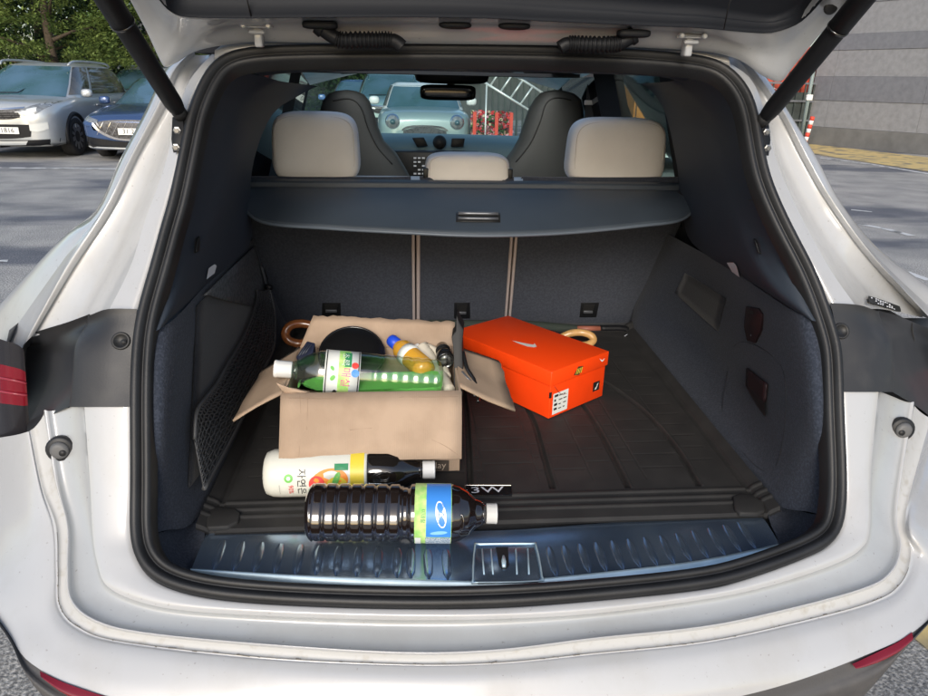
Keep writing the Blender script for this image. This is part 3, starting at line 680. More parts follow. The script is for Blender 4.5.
# ---- upper rear quarters (white pillar flange, gutter, crest, shoulder)
def quarter(A, Bc, C, D, E, Fo):
    rows = [[S(*p, .012) for p in A], [S(*p, .000) for p in A], [S(*p, -.004 + 0) for p in Bc], [S(*p, .075) for p in C], [S(*p, .062) for p in D], [S(*p, .11) for p in E]]
    rows[2] = [S(*p, .012) for p in Bc]
    vs, fs = [], []
    out = []
    mid = [a.lerp(b, .5) + Vector((0, .03, 0)) for a, b in zip(rows[2], rows[3])]
    back = [v + Vector((Fo * .05, .35, -.01)) for v in rows[5]]; back2 = [v + Vector((Fo * .07, 1.2, -.01)) for v in rows[5]]
    rows2 = [rows[0], rows[1], rows[2]]
    o = PL('pillar_flange', rows2, M['white'], 5, 3, lin=True)
    o = PL('pillar_gutter', [rows[2], mid, rows[3], [v + Vector((0, -.006, .004)) for v in rows[3]]], M['jamb'], 5, 4)
    cr = [a.lerp(b, .5) + Vector((0, -.014, .004)) for a, b in zip(rows[3], rows[4])]
    o = PL('pillar_crest', [[v + Vector((0, -.006, .004)) for v in rows[3]], cr, rows[4], [a.lerp(b, .35) + Vector((0, .008, 0)) for a, b in zip(rows[4], rows[5])]], M['white'], 5, 3)
    o = PL('rear_quarter_panel', [[a.lerp(b, .35) + Vector((0, .010, 0)) for a, b in zip(rows[4], rows[5])], rows[5], [v + Vector((Fo * .028, .09, -.002)) for v in rows[5]], back, back2], M['white'], 5, 4)
    return rows
QL = quarter([(222,56),(200,84),(186,118),(178,165),(164,220),(150,270),(137,316)],
        [(212,54),(190,80),(177,115),(165,165),(145,221),(130,268),(107,314)],
        [(196,55),(178,76),(166,108),(138,160),(112,214),(75,270),(36,336)],
        [(190,55),(172,74),(158,104),(131,156),(104,208),(66,266),(20,352)],
        [(184,55),(166,72),(148,110),(122,160),(96,214),(56,248),(-40,352)], -1)
QR = quarter([(700,56),(744,84),(758,120),(765,165),(786,220),(814,272),(833,312)],
        [(712,54),(750,78),(766,118),(778,165),(803,220),(832,272),(859,310)],
        [(735,55),(757,86),(779,118),(800,160),(826,205),(868,262),(920,317)],
        [(741,55),(764,86),(786,118),(807,157),(833,203),(876,260),(936,324)],
        [(748,55),(771,84),(795,122),(818,160),(843,206),(884,254),(952,304)], 1)
# ---- lower corners and bumper: station lists run left taillight -> bottom -> right taillight
st_A = [(131,401),(131.7,484),(130.5,534),(137,560),(151,579),(179,592),(224,600.6),(300,606),(400,609),(497,608),(594,601),(700,590),(747,579),(799,560.5),(830,545),(843,522),(845,475),(841.5,386)]
st_J = [(84,402),(90,484),(92.5,532),(97,562),(107,586),(140,602),(190,611),(290,617),(400,620),(497,619),(594,613.5),(700,600),(765,587),(833,565),(862,548),(870,526),(871,470),(879,387)]
st_H = [(44,412),(55,480),(67,526),(67,568),(70,600),(92,621),(140,634),(260,646),(400,654.6),(497,652),(594,640),(700,629),(775,614),(862,591),(891,574),(901,548),(897,510),(914,404)]
st_G = [(31,430),(42,486),(56,526),(58,570),(60,606),(80,628),(125,642),(260,657),(400,664),(497,662.5),(594,653),(700,642),(780,626),(868,603),(900,584),(911,553),(906,512),(931,418)]
dA = [0] * 18
dJ = [.0, .0, .0, .0, .0, 0, 0, 0, 0, 0, 0, 0, 0, 0, 0, 0, 0, 0]
dH = [.012, .012, .010, .006, 0, -.004, -.004, -.004, -.004, -.004, -.004, -.004, -.004, 0, .004, .010, .012, .012]
dG = [.008, .008, .008, .008, .008, .008, .008, .006, .006, .006, .006, .006, .008, .008, .008, .008, .008, .008]
RA = [S(*p, d) for p, d in zip(st_A, dA)]; RJ = [S(*p, d) for p, d in zip(st_J, dJ)]; RH = [S(*p, d) for p, d in zip(st_H, dH)]; RG_ = [S(*p, d) for p, d in zip(st_G, dG)]
def lerpr(a, b, f, dy=0, dz=0): return [p.lerp(q, f) + Vector((0, dy, dz)) for p, q in zip(a, b)]
PL('lower_flange', [[v + Vector((0, .008, -.010)) for v in RA], RA, lerpr(RA, RJ, .55, -.002, .004), lerpr(RA, RJ, .85, -.001, .004), RJ], M['white'], 6, 3)
PL('bumper_gutter', [RJ, lerpr(RJ, RH, .12, .008, -.007), lerpr(RJ, RH, .5, .010, -.006), lerpr(RJ, RH, .80, .006, -.004), lerpr(RJ, RH, .9, 0, 0)], paint_mat('scuffed_paint', (.345, .358, .365), (.27, .27, .26)), 6, 3)
PL('bumper_ridge', [lerpr(RJ, RH, .9, 0, 0), lerpr(RJ, RH, .96, -.002, .004), RH, lerpr(RH, RG_, .15, .004, -.002)], M['white'], 6, 3)
PL('shut_gap', [lerpr(RH, RG_, .15, .004, -.002), lerpr(RH, RG_, .4, .004, -.004), lerpr(RH, RG_, .8, .003, -.003), lerpr(RH, RG_, 1.0, .0, .0)], mat('dusty_shut_gap', (.43, .43, .42), .5, noise=(60, 0, .55, .8), c2=(.33, .31, .27)), 6, 3)
# bumper skin
st_R1 = [(27,432),(38,488),(50,528),(53,572),(55,609),(76,632),(122,646),(258,661),(400,667.5),(497,666),(594,657),(700,646),(783,630),(872,607),(905,588),(917,555),(911,514),(936,420)]
st_R3 = [(-45,440),(-42,500),(-40,545),(-20,592),(8,632),(32,664),(98,694),(240,716),(400,724),(497,724),(600,718),(712,702),(790,683),(866,655),(916,630),(950,592),(962,545),(985,440)]
R1 = [S(*p, .004) for p in st_R1]; R3 = [S(*p, .0) for p in st_R3]
def surfmid(a, b, f):
    out = []
    for p, q in zip(a, b):
        x = p.x + (q.x - p.x) * f; z = p.z + (q.z - p.z) * f; e = Vector((x, G(x, z), z)); wt = min(1, max(0, (abs(x) - .70) / .12)); out.append(e.lerp(p.lerp(q, f) + Vector((0, -.012 * math.sin(PI * f), 0)), wt))
    return out
edge = [v + Vector((0, .006, -.003)) for v in R1]
PL('rear_bumper', [RG_, lerpr(RG_, R1, .5, .0015, -.001), R1, surfmid(R1, R3, .12), surfmid(R1, R3, .4), surfmid(R1, R3, .7), R3], M['white'], 6, 4)
st_R4 = [(-43,452),(-40,512),(-37,557),(-14,604),(16,648),(41,694),(104,728),(240,748),(400,756),(497,756),(600,750),(712,734),(790,716),(862,692),(900,655),(943,604),(958,557),(983,452)]
R4 = [S(*p, .012) for p in st_R4]; R5 = [Vector((v.x * .93, v.y + .05, v.z - .22)) for v in R4]
R3b = [v + Vector((0, .006, .004)) for v in R3]
bt = PL('lower_bumper', [R3b, lerpr(R3b, R4, .35, -.004, 0), R4, R5], mat('grey_bumper_plastic', (.062, .060, .060), .5, noise=(20, 0, .4, .8), c2=(.095, .088, .082), bump=(300, .3, .001)), 6, 4)
BB = bvh(bt)
for U, Lw in (([(40,671),(60,681),(85,690),(112,698),(150,704)], [(46,676),(62,692),(85,703),(112,709),(150,709)]), ([(912,632),(898,642),(880,651),(860,660.5),(852,664)], [(909,641),(898,652),(882,661),(866,666),(855,667)])):
    q = [Vector((0, 0, 0))]
    pts = [S(*p, -.004) for p in U]; pl_ = [S(*p, -.002) for p in Lw]
    PL('reflector', [pts, lerpr(pts, pl_, .5, -.006, 0), pl_], M['red'], 3, 3)
crk = mat('grime_line', (.16, .14, .115), .9)
rq = random.Random(9); GC = curve(RG_, 14)
gp = tube('grime_line', GC[30:-34], .0004, mat('shut_line', (.16, .15, .135), .8), None, 5); part(gp)
gvs = []; gfs = []
for i in range(40, len(GC) - 44):
    if rq.random() < .3:
        v2, f2 = tubev([GC[i].lerp(GC[i + 1], rq.random()) + Vector((0, rq.uniform(-.0012, .0012), .0004)), GC[i + 1] + Vector((0, rq.uniform(-.0015, .0015), .0004))], rq.uniform(.0003, .0008), 4, base=len(gvs)); gvs += v2; gfs += f2
o = mesh('chipped_edge', gvs, gfs, crk, None); o.parent = gp; o['kind'] = 'stuff'
# body side shell of the car forward of the shoulders, roof and underside
side = []
for s in (-1, 1):
    P0 = [Vector((s * .94, 1.45, z)) for z in (.42, .60, .85)] + [Vector((s * .86, 1.52, 1.02))]
    zs = [(.935, .42), (.945, .62), (.935, .86), (.88, 1.02)]
    rows = []
    for y, k2 in ((1.22, .97), (1.5, .995), (2.2, 1.0), (3.4, 1.0), (4.4, .99), (4.9, .93), (5.2, .75)):
        rows.append([Vector((s * x * k2, y, z * (1 if y < 4 else .97))) for x, z in zs])
    PL('body_side', rows, M['white'], 3, 3)
def roofz(x, y): return float(np.interp(y, [1.40, 1.5, 2.2, 3.0, 3.5], [1.535, 1.56, 1.60, 1.58, 1.51])) - .10 * (x / .62) ** 2
for ya, yb in ((1.42, 1.85), (2.95, 3.5)): PL('roof', [[Vector((x, y, roofz(x, y))) for x in (-.60, -.3, 0, .3, .60)] for y in np.linspace(ya, yb, 4)], M['white'], 3, 2)
for s_ in (-1, 1): PL('roof', [[Vector((x, y, roofz(x, y))) for y in np.linspace(1.85, 2.95, 5)] for x in (s_ * .60, s_ * .52, s_ * .44)], M['white'], 3, 2)
PL('added_roof_pane', [[Vector((x, y, roofz(x, y))) for x in (-.44, -.2, 0, .2, .44)] for y in np.linspace(1.85, 2.95, 4)], glass('added_roof_glass', (.80, .84, .84), .03), 3, 2)  # unseen glass opening, added so skylight reaches the headrests and cabin
PL('bonnet', [[Vector((x, y, z - .06 * (x / .85) ** 2)) for x in (-.85, -.4, 0, .4, .85)] for y, z in ((4.25, 1.01), (4.7, .98), (5.1, .88), (5.25, .70))], M['white'], 3, 3)
for s in (-1, 1):
    for yy in (1.75, 4.45): lathe('wheel', [(0, .25), (0, .33), (.1, .36), (.9, .36), (1, .33), (1, .2), (.9, .0)], (s * .70, yy - .9, .36), (s * .95, yy - .9, .36), M['tyre'], car)
top = [(214,60),(236,50),(300,46),(390,45),(480,45),(609,49),(682,53),(706,57),(730,64)]
PL('roof_flange', [[S(*p, .012) for p in [(a, b + 3) for a, b in top]], [S(*p, 0) for p in top], [S(a, b, 0) + Vector((0, .012, .016)) for a, b in top], [S(a, b, 0) + Vector((0, .10, .03)) for a, b in top], [S(a, b, 0) + Vector((0, .22, .035)) for a, b in top]], M['white'], 4, 2, lin=True)

# ---- black plastic jamb covers beside the opening
LROWS = [[S(x, y, d) for x, y, d in r] for r in (
    [(137,309,-.010),(108,309,-.010),(90,315,.01),(68,322,.045),(32,333,.07)],
    [(136,318,-.006),(108,320,-.002),(88,325,.03),(68,333,.06),(30,345,.10)],
    [(134,345,.000),(105,345,-.006),(77,345,-.002),(69,347,.05),(26,352,.12)],
    [(132,375,.000),(103,375,-.007),(74,376,-.004),(65,378,.05),(26,388,.12)],
    [(131,407,-.006),(100,407,-.007),(72,407,-.004),(48,417,.02),(27,433,.035)])]
RROWS = [[S(x, y, d) for x, y, d in r] for r in (
    [(830,303,-.010),(859,305,-.010),(877,311,.01),(898,316,.045),(940,333,.07)],
    [(833,314,-.006),(862,316,-.002),(880,321,.03),(902,328,.06),(940,345,.10)],
    [(838,338,.000),(866,338,-.006),(890,340,-.002),(898,342,.05),(945,352,.12)],
    [(840,360,.000),(868,360,-.007),(893,362,-.004),(902,364,.05),(950,388,.10)],
    [(841,392,-.007),(868,392,-.008),(892,392,-.004),(916,406,.015),(945,428,.035)])]
M['pocket'] = mat('lamp_pocket_plastic', (.016, .016, .018), .35, noise=(10, 0, .4, .8), c2=(.03, .03, .03))
def jc(rows):
    a = PL('jamb_cover', [r[:3] + [r[2].lerp(r[3], .25) + Vector((0, .014, 0))] for r in rows], M['jcover'], 5, 4)
    PL('lamp_pocket', [[r[2].lerp(r[3], .12) + Vector((0, .010, 0)), r[3], r[3].lerp(r[4], .5), r[4]] for r in rows], M['pocket'], 4, 4)
    return a
jl = jc(LROWS); jr = jc(RROWS)
BJ = bvh(jl, jr)
disc_h = [(0, 1.15), (.0015, 1.1), (.0015, .82), (.0005, .80), (.0003, 0)]
part(disc_on('plug_recess', BJ, 121, 341, .0125, disc_h, M['ink'], None, .001)); part(disc_on('plug_recess', BJ, 841, 331, .0125, disc_h, M['ink'], None, .001))
part(disc_on('screw_cap', BJ, 124, 342, .008, [(0, .6), (.002, .55), (.003, 0)], M['jcover'], None, .001, sq=.8))
for xs in ((-60, 62), (900, 990)):
    part(mesh('jamb_backing', [at(xs[0], 318 if xs[0] > 0 else 330, 1.42), at(xs[1], 318, 1.42), at(xs[1], 450, 1.30), at(xs[0], 450, 1.30)], [(0, 1, 2, 3)], M['pocket'], None))
# ---- tail lights
smoke = mat('smoked_lens', (.02, .019, .022), .25, coat=.3); pink = mat('lens_pink', (.26, .03, .045), .25)
for e0, e1, cols in ((27, 431, [(30, 0, 0), (24, -.004, 1), (12, -.004, 2), (-4, .02, 3), (-30, .10, 4)]), (925, 436, [(936, 0, 0), (942, -.004, 1), (950, -.004, 2), (965, .02, 3), (990, .10, 4)])):
    yb = S(26 if e0 < 400 else 930, 392, .035).y
    def tl(f0, f1, out=0):
        rows = []
        for k_ in range(4):
            f = f0 + (f1 - f0) * k_ / 3; r = []
            for x, dy, c_ in cols:
                top_, bot_ = (350, 345, 341, 336, 330)[c_], (434, 437, 437, 437, 437)[c_]
                xx = x if e0 > 400 else x - (1 - f) * 6
                if e0 > 400: xx = x + (f - .5) * 8
                r.append(at(xx, top_ + (bot_ - top_) * f, yb + dy + out))
            rows.append(r)
        return rows
    tlm = PL('tail_light', tl(.26, .66), M['red'], 4, 2)
    for f0, f1, m_ in ((0, .26, smoke), (.66, 1, smoke)):
        o = loft('lens_section', tl(f0, f1), m_, None, 4, 2); o.parent = tlm
    for f in (.40, .54):
        o = tube('light_strip', curve(tl(f, f, -.002)[0], 4), .0022, pink, None, 6); o.parent = tlm
# ---- bump stops
BW = bvh(*[o for o in car.children if o.name.split('.')[0] in ('lower_flange', 'bumper_gutter')])
for x, y, s in ((61, 448, 1), (901, 428, -1)):
    p, n = hit(BW, x, y, -.002, 1.0); n = Vector((-.12 * -s, -.98, .15)).normalized()
    part(lathe('bump_stop', [(0, .0215), (.45, .0215), (.6, .018), (.6, .0155), (.62, .0150), (.62, 0)], p, p + n * .016, M['rubber'], None, 22)); part(lathe('stop_cone', [(0, .0145), (.5, .0135), (.9, .011), (1, .007), (1, 0)], p + n * .009, p + n * .017, mat('worn_rubber', (.11, .11, .11), .5), None, 22))
    u = n.cross(Vector((0, 0, 1))).normalized() * (-s); c = p + n * .0165 - u * .006 * -1
    part(lathe('stop_notch', [(0, .0055), (1, .005)], c + Vector((0, 0, -.003)), c + n * .002 + Vector((0, 0, -.003)), M['ink'], None, 10))
# ---- decal on the right gutter
BQ = bvh(*[o for o in car.children if o.name.split('.')[0] == 'pillar_gutter'])
dc = part(drape('decal', BQ, [(866,296.5),(898,305.5)], [(867,303.5),(899,312)], M['ink'], None, .004, k=4, kv=2))
rr = random.Random(5)
for i in range(11):
    x = 868 + i * 2.25; y = 298.2 + i * .62
    for j in range(3):
        if rr.random() < .72:
            o = drape('decal_mark', BQ, [(x, y + j * 1.9), (x + 1.5, y + j * 1.9 + .4)], [(x, y + j * 1.9 + 1.1), (x + 1.5, y + j * 1.9 + 1.5)], M['sticker'], None, .0055, k=1, kv=1); o.parent = dc; o.matrix_parent_inverse = Matrix.Identity(4)

# ---- tailgate
hinge = [(128,-4,-.10),(146,30,-.03),(160,60,.01),(166,67,.015),(176,63,.015),(200,50,.012),(250,42.5,.01),(310,43,.01),(480,44.5,.01),(609,46.5,.01),(680,50,.01),(715,53,.012),(741,61,.015),(763,76,.015),(781,81,.01),(794,66,0),(824,30,-.06),(856,-4,-.12)]
inner = [(158,-4),(168,8),(180,14.5),(200,16.5),(230,17),(254,17),(300,16.5),(389,16),(480,17),(540,20),(609,23),(660,25.5),(700,27),(745,31),(771,31.5),(795,24),(810,12),(824,-4)]
TY = lambda x, y, d: at(x, y, 1.285 + d)
r0 = [TY(x, y, d) for x, y, d in hinge]
def tgp(x, y):  # tailgate inner plane: rises backwards from the hinge line
    d = ray(x, y); n = Vector((0, math.sin(math.radians(28)), math.cos(math.radians(28)))); p0 = Vector((0, 1.30, 1.492)); t = (p0 - CAM).dot(n) / d.dot(n); return CAM + d * t
r2 = []
for x, y in inner:
    s = (45 - y) * .0032; Y = 1.27 - s * 1.0; r2.append(at(x, y, Y))
mid = [a.lerp(b, .45) + Vector((0, .006, .012)) for a, b in zip(r0, r2)]
lip0 = [v + Vector((0, .03, .02)) for v in r0]
tg = PL('tailgate', [lip0, [v + Vector((0, .004, .004)) for v in r0], r0, [a.lerp(b, .10) + Vector((0, -.004, .004)) for a, b in zip(r0, r2)], mid, [a.lerp(b, .85) + Vector((0, 0, .004)) for a, b in zip(r0, r2)], r2, [v + Vector((0, .014, .02)) for v in r2]], M['jamb'], 5, 3)
# the rest of the tailgate, out of the frame above: outer skin, glass and inner lining as one rising door
def tgv(x, s, up): return Vector((x, 1.20 - s * .84, 1.53 + s * .54 + up))
trim = PL('inner_trim_panel', [[v + Vector((0, .006, .006)) for v in r2], [v + Vector((0, -.003, -.002)) for v in r2], [v + Vector((0, -.010, .012)) for v in r2], [Vector((v.x * .98, v.y - .06, 1.55 + (1.25 - v.y + .06) * .60)) for v in r2], [Vector((-.60 + 1.2 * i / 17, .62, 1.96)) for i in range(18)], [Vector((-.58 + 1.16 * i / 17, .34, 2.10)) for i in range(18)]], mat('tailgate_lining', (.007, .009, .014), .7, bump=(500, .2, .0006)), 3, 4)
PL('tailgate_skin', [[Vector((x, 1.36 - s * 1.08, 1.60 + s * .56 + .02 * math.sin(PI * (x + .7) / 1.4))) for x in (-.60, -.3, 0, .3, .60)] for s in (0, .25, .5, .75, 1)], M['white'], 4, 3)
for s in (-1, 1):
    PL('tailgate_edge', [[Vector((s * .60, 1.36 - q * 1.08, 1.60 + q * .56)) for q in (0, .33, .66, 1)], [Vector((s * .58, 1.22 - q * .90, 1.56 + q * .54)) for q in (0, .33, .66, 1)], [Vector((s * .54, 1.16 - q * .84, 1.56 + q * .54)) for q in (0, .33, .66, 1)]], M['white'], 3, 3)
for x in (251, 724):
    a, b = (tube, None); o = tube('lining_seam', [at(x, 16 + (x > 500) * 13, 1.176), at(x - 3 if x < 500 else x + 5, 4, 1.16), at(x - 5 if x < 500 else x + 9, -6, 1.15)], .0012, M['ink'], None, 5); part(o)
BT = bvh(tg)
for x, y in ((455, 24), (514, 25)):
    p, n = hit(BT, x, y, .0, 1.25); part(superbox('rubber_stop', p + Vector((0, -.004, -.002)), (.027, .012, .0062), M['rubber'], None, .8, 20, 10))
p, n = hit(BT, 830.5, 7, 0, 1.2); part(lathe('rubber_plug', [(0, .0115), (.6, .0115), (1, .008), (1, 0)], p, p + Vector((0, -.004, -.001)), M['ink'], None, 18))
# hinges
for x, s in ((258, 1), (689, -1)):
    y = 34 if s > 0 else 44
    hw_ = root; c = at(x, y, 1.262)
    h = part(box('hinge', c.x - .0065, c.x + .0065, c.y - .004, c.y + .02, c.z - .020, c.z + .014, M['jamb'], None, .003))
    for o in (box('hinge_plate', c.x - .026, c.x + .026, c.y - .010, c.y + .0, c.z + .008, c.z + .014, M['jamb'], None, .003), box('hinge_pin', c.x - .013, c.x + .013, c.y - .013, c.y - .005, c.z - .001, c.z + .006, M['white'], None, .003)):
        o.parent = h
    for dx in (-.020, .020):
        o = lathe('hinge_bolt', [(0, .005), (.7, .005), (1, .003), (1, 0)], (c.x + dx, c.y - .011, c.z + .012), (c.x + dx, c.y - .018, c.z + .012), M['jamb'], None, 8, False); o.parent = h
# wiring boots
for pts, fl in (([(318,25),(325,31),(334,37),(342,40),(360,40),(376,40),(388,40),(396,42),(402,47)], (302, 338, 24.5)), ([(634,35),(628,39),(619,43.5),(608,44.5),(590,44.5),(575,44),(566,44.5),(560,48)], (617, 650, 33))):
    P = curve([at(x, y, 1.245) for x, y in pts], 8); n = len(P); rad = []
    for i in range(n):
        f = i / n; rad.append(.0115 + (.0022 if (i % 2 == 0 and .28 < f < .80) else -.001 if .28 < f < .80 else 0) + (.003 if f < .1 else 0))
    P2 = curve(P, 2); r2_ = [rad[min(int(i / 2), n - 1)] for i in range(len(P2))]
    bo = part(tube('wiring_boot', P2, r2_, M['black'], None, 14))
    a, b = at(fl[0], fl[2], 1.235), at(fl[1], fl[2] + 1, 1.235); c = (a + b) / 2
    o = superbox('boot_flange', c, ((b - a).length / 2, .012, .0065), M['black'], None, .5, 20, 10); o.parent = bo
# gas struts
for lo, hi, s in (((179,112), (103,-8), -1), ((764,119), (868,-8), 1)):
    a, b = at(*lo, 1.235), at(*hi, 1.06)
    end = a + (b - a) * 2.1; d = (end - a).normalized()
    L = (end - a).length; m_ = (at(131 if s < 0 else 842, 20 if s < 0 else 32, 1.10) - a).length / L
    g = part(lathe('gas_strut', [(0, .009), (.01, .0115), (.02, .0130), (.05, .0148), (m_ - .02, .0154), (m_, .0154), (m_ + .002, .0166), (.99, .0172), (1, .010), (1, 0)], a, end, M['black'], None, 24))
    o = tube('clamp_ring', [a + d * (m_ * L - .001), a + d * (m_ * L + .002)], .0175, M['gloss'], None, 24); o.parent = g
    bs = a - d * .014
    o = lathe('ball_socket', [(0, .008), (.3, .012), (1, .012)], bs, a + d * .01, M['ink'], None, 14); o.parent = g
bk = [[(172,117),(183,117),(184,128),(182,151),(173,153),(171,140)], [(762,122),(769,122),(771,140),(769,156),(765,155),(761,140)]]
for poly, bolts in zip(bk, ([(177.5,130.5),(176.5,147.5)], [(766,132),(767,148)])):
    q = [S(x, y, -.008) for x, y in poly]; o = part(prism('strut_bracket', q, (0, .010, 0), M['black'], None, .0015))
    for x, y in bolts:
        p = S(x, y, -.008); b = lathe('bracket_bolt', [(0, .0065), (.6, .0065), (.7, .004), (1, .0038), (1, 0)], p, p + Vector((0, -.006, 0)), M['bolt'], None, 6, False); b.parent = o

# ================================================================== CARGO BAY
I = lambda x, y, d=.02: S(x, y, d)
# pillar trims (smooth dark plastic)
pl1 = PL('pillar_trim', [
    [I(226,70,.012),I(206,92,.012),I(196,122,.012),I(188,166,.012),I(177,222,.012),I(167,268,.012),I(152,316,.012),I(146,336,.012)],
    [at(262,76,1.44),at(238,98,1.42),at(222,128,1.38),at(212,170,1.32),at(200,215,1.26),at(186,262,1.18),at(170,306,1.10),at(158,330,1.06)],
    [at(285,82,1.55),at(262,96,1.55),at(246,122,1.52),at(238,170,1.47),at(222,220,1.38),at(205,262,1.28),at(184,302,1.16),at(164,326,1.08)],
    [at(318,86,2.2),at(300,95,2.0),at(272,115,1.90),at(254,160,1.85),at(250,205,1.80),at(250,243,1.70),at(205,286,1.30),at(172,322,1.10)]], M['trim'], 5, 4)
pr1 = PL('pillar_trim', [
    [I(700,68,.012),I(730,92,.012),I(744,122,.012),I(751,166,.012),I(768,212,.012),I(790,255,.012),I(812,292,.012),I(824,322,.012)],
    [at(680,78,1.44),at(702,98,1.42),at(722,128,1.38),at(733,170,1.32),at(745,215,1.26),at(768,262,1.18),at(795,298,1.10),at(814,321,1.06)],
    [at(664,82,1.55),at(684,96,1.55),at(704,122,1.52),at(712,170,1.47),at(724,220,1.38),at(742,258,1.28),at(772,292,1.16),at(806,318,1.08)],
    [at(628,84,2.2),at(645,86,2.0),at(664,110,1.93),at(676,160,1.90),at(682,205,1.85),at(692,243,1.75),at(757,286,1.30),at(797,313,1.10)]], M['trim'], 5, 4)
PL('header_trim', [[I(x, y, .012) for x, y in ((228,64),(300,59),(390,58),(480,58),(600,60),(680,65),(708,68))], [at(x, y, 1.36) for x, y in ((240,68),(300,64),(390,62),(480,62),(600,65),(680,70),(700,74))], [at(x, y, 1.41) for x, y in ((262,76),(300,72.5),(390,71),(480,71.5),(600,74),(660,77),(682,82))], [at(x, y, 1.5) for x, y in ((262,74),(300,70.5),(390,69),(480,69.5),(600,72),(660,75),(682,80))]], M['trim'], 4, 3)
# carpeted side walls
wl = PL('side_wall', [
    [I(146,333,.012),at(172,321,1.10),at(205,286,1.30),at(232,262,1.55),at(251,241,1.98),at(259,236,2.12)],
    [I(144,370,.012),at(166,362,1.045),at(192,345,1.16),at(228,312,1.48),at(258,268,2.0),at(266,264,2.14)],
    [I(146,430,.012),at(165,425,1.0),at(187,405,1.12),at(232,362,1.45),at(270,300,2.02),at(277,297,2.15)],
    [I(146,490,.012),at(165,486,.985),at(188,472,1.07),at(238,402,1.40),at(278,325,2.0),at(285,320,2.14)],
    [I(146,533,.012),at(166,530,.955),az(200,514,.735),az(245,425,.735),az(284,336,.735),az(294,320,.735)]], M['carpet'], 5, 5)
PL('corner_carpet', [[I(146,530,.012),I(151,556,.012),I(163,573,.012),I(190,586,.012),I(215,590,.012)],
    [at(163,532,.962),at(168,550,.940),at(178,562,.93),at(192,574,.915),at(212,579,.90)],
    [at(186,518,1.035),at(190,530,1.02),at(193,548,.975),at(194,568,.93),at(200,577,.905)],
    [az(202,510,.735),az(205,525,.733),az(204,540,.728),az(200,560,.722),az(196,572,.715)]], M['carpet'], 4, 4)
wr = PL('side_wall', [
    [I(824,320,.012),at(797,313,1.10),at(757,287,1.30),at(725,265,1.50),at(694,248,1.75),at(672,236,1.98),at(664,231,2.12)],
    [I(829,360,.012),at(808,352,1.045),at(780,335,1.16),at(745,308,1.42),at(705,280,1.72),at(663,258,2.0),at(655,254,2.14)],
    [I(831,415,.012),at(812,408,1.0),at(784,390,1.12),at(745,352,1.40),at(704,318,1.70),at(652,285,2.02),at(645,281,2.15)],
    [I(832,475,.012),at(812,468,.985),at(784,455,1.07),at(742,400,1.36),at(700,352,1.68),at(640,312,2.02),at(634,308,2.15)],
    [I(832,518,.012),at(810,512,.955),az(772,502,.735),az(735,455,.735),az(700,412,.735),az(638,334,.735),az(631,320,.735)]], M['carpet'], 5, 5)
PL('corner_carpet', [[I(832,514,.012),I(827,533,.012),I(813,546,.012),I(792,556,.012),I(765,565,.012)],
    [at(812,514,.962),at(808,528,.945),at(800,538,.935),at(788,548,.92),at(765,556,.90)],
    [at(788,506,1.03),at(787,516,1.01),at(786,530,.97),at(783,543,.93),at(768,551,.905)],
    [az(770,498,.735),az(768,510,.733),az(770,522,.728),az(776,536,.722),az(780,548,.715)]], M['carpet'], 4, 4)
BL, BR = bvh(wl), bvh(wr)
# left pocket, felt corner and storage net
part(drape('pocket_panel', BL, [(195,306),(222,282),(250,264),(264,270)], [(187,488),(215,448),(244,395),(277,328)], M['carpet2'], None, .004, thick=.003))
part(drape('felt_corner', BL, [(199,296),(225,270),(249,248),(251,247)], [(205,296),(228,302),(252,306),(263,290)], M['felt'], None, .009, thick=.004))
NU = [(259,291),(262,305),(267,318),(268,332),(262,352),(248,380),(232,412),(212,448),(187,492)]
NL = [(258,291),(252,300),(244,318),(234,340),(220,362),(207,384),(195,398),(186,412),(184,440)]
NUp = [hit(BL, min(x, 264 if y < 340 else 999), y, .03, 1.95)[0] for x, y in NU]; NLp = [hit(BL, min(x, 250), y, .018, 1.9)[0] for x, y in NL]
NUc, NLc = curve(NUp, 6), curve(NLp, 6); vs = []; fs = []
def addtube(P, r, seg=4):
    v2, f2 = tubev(P, r, seg, base=len(vs)); vs.extend(v2); fs.extend(f2)
for i in range(0, len(NUc)):
    a, b = NLc[i], NUc[i]; P = [a.lerp(b, j / 12) + Vector((0, 0, -.006 * math.sin(PI * j / 12) + (.0025 if j % 2 else -.0025))) for j in range(13)]; addtube(P, .0020)
for j in range(0, 13):
    P = [a.lerp(b, j / 12) + Vector((.001, -.001, -.006 * math.sin(PI * j / 12) + (.002 if (i + j) % 2 else -.002))) for i, (a, b) in enumerate(zip(NLc, NUc))]; addtube(P, .0016)
net = part(mesh('storage_net', vs, fs, M['net'], None, True))
o = tube('net_edge', NUc, .0045, M['net'], None, 8); o.parent = net
o = tube('net_edge', NLc, .0035, M['net'], None, 8); o.parent = net
o = lathe('net_hook', [(0, .008), (.5, .010), (1, .006), (1, 0)], NUc[0] + Vector((-.01, 0, .006)), NUc[0] + Vector((.008, -.006, .006)), M['black'], None, 12); o.parent = net
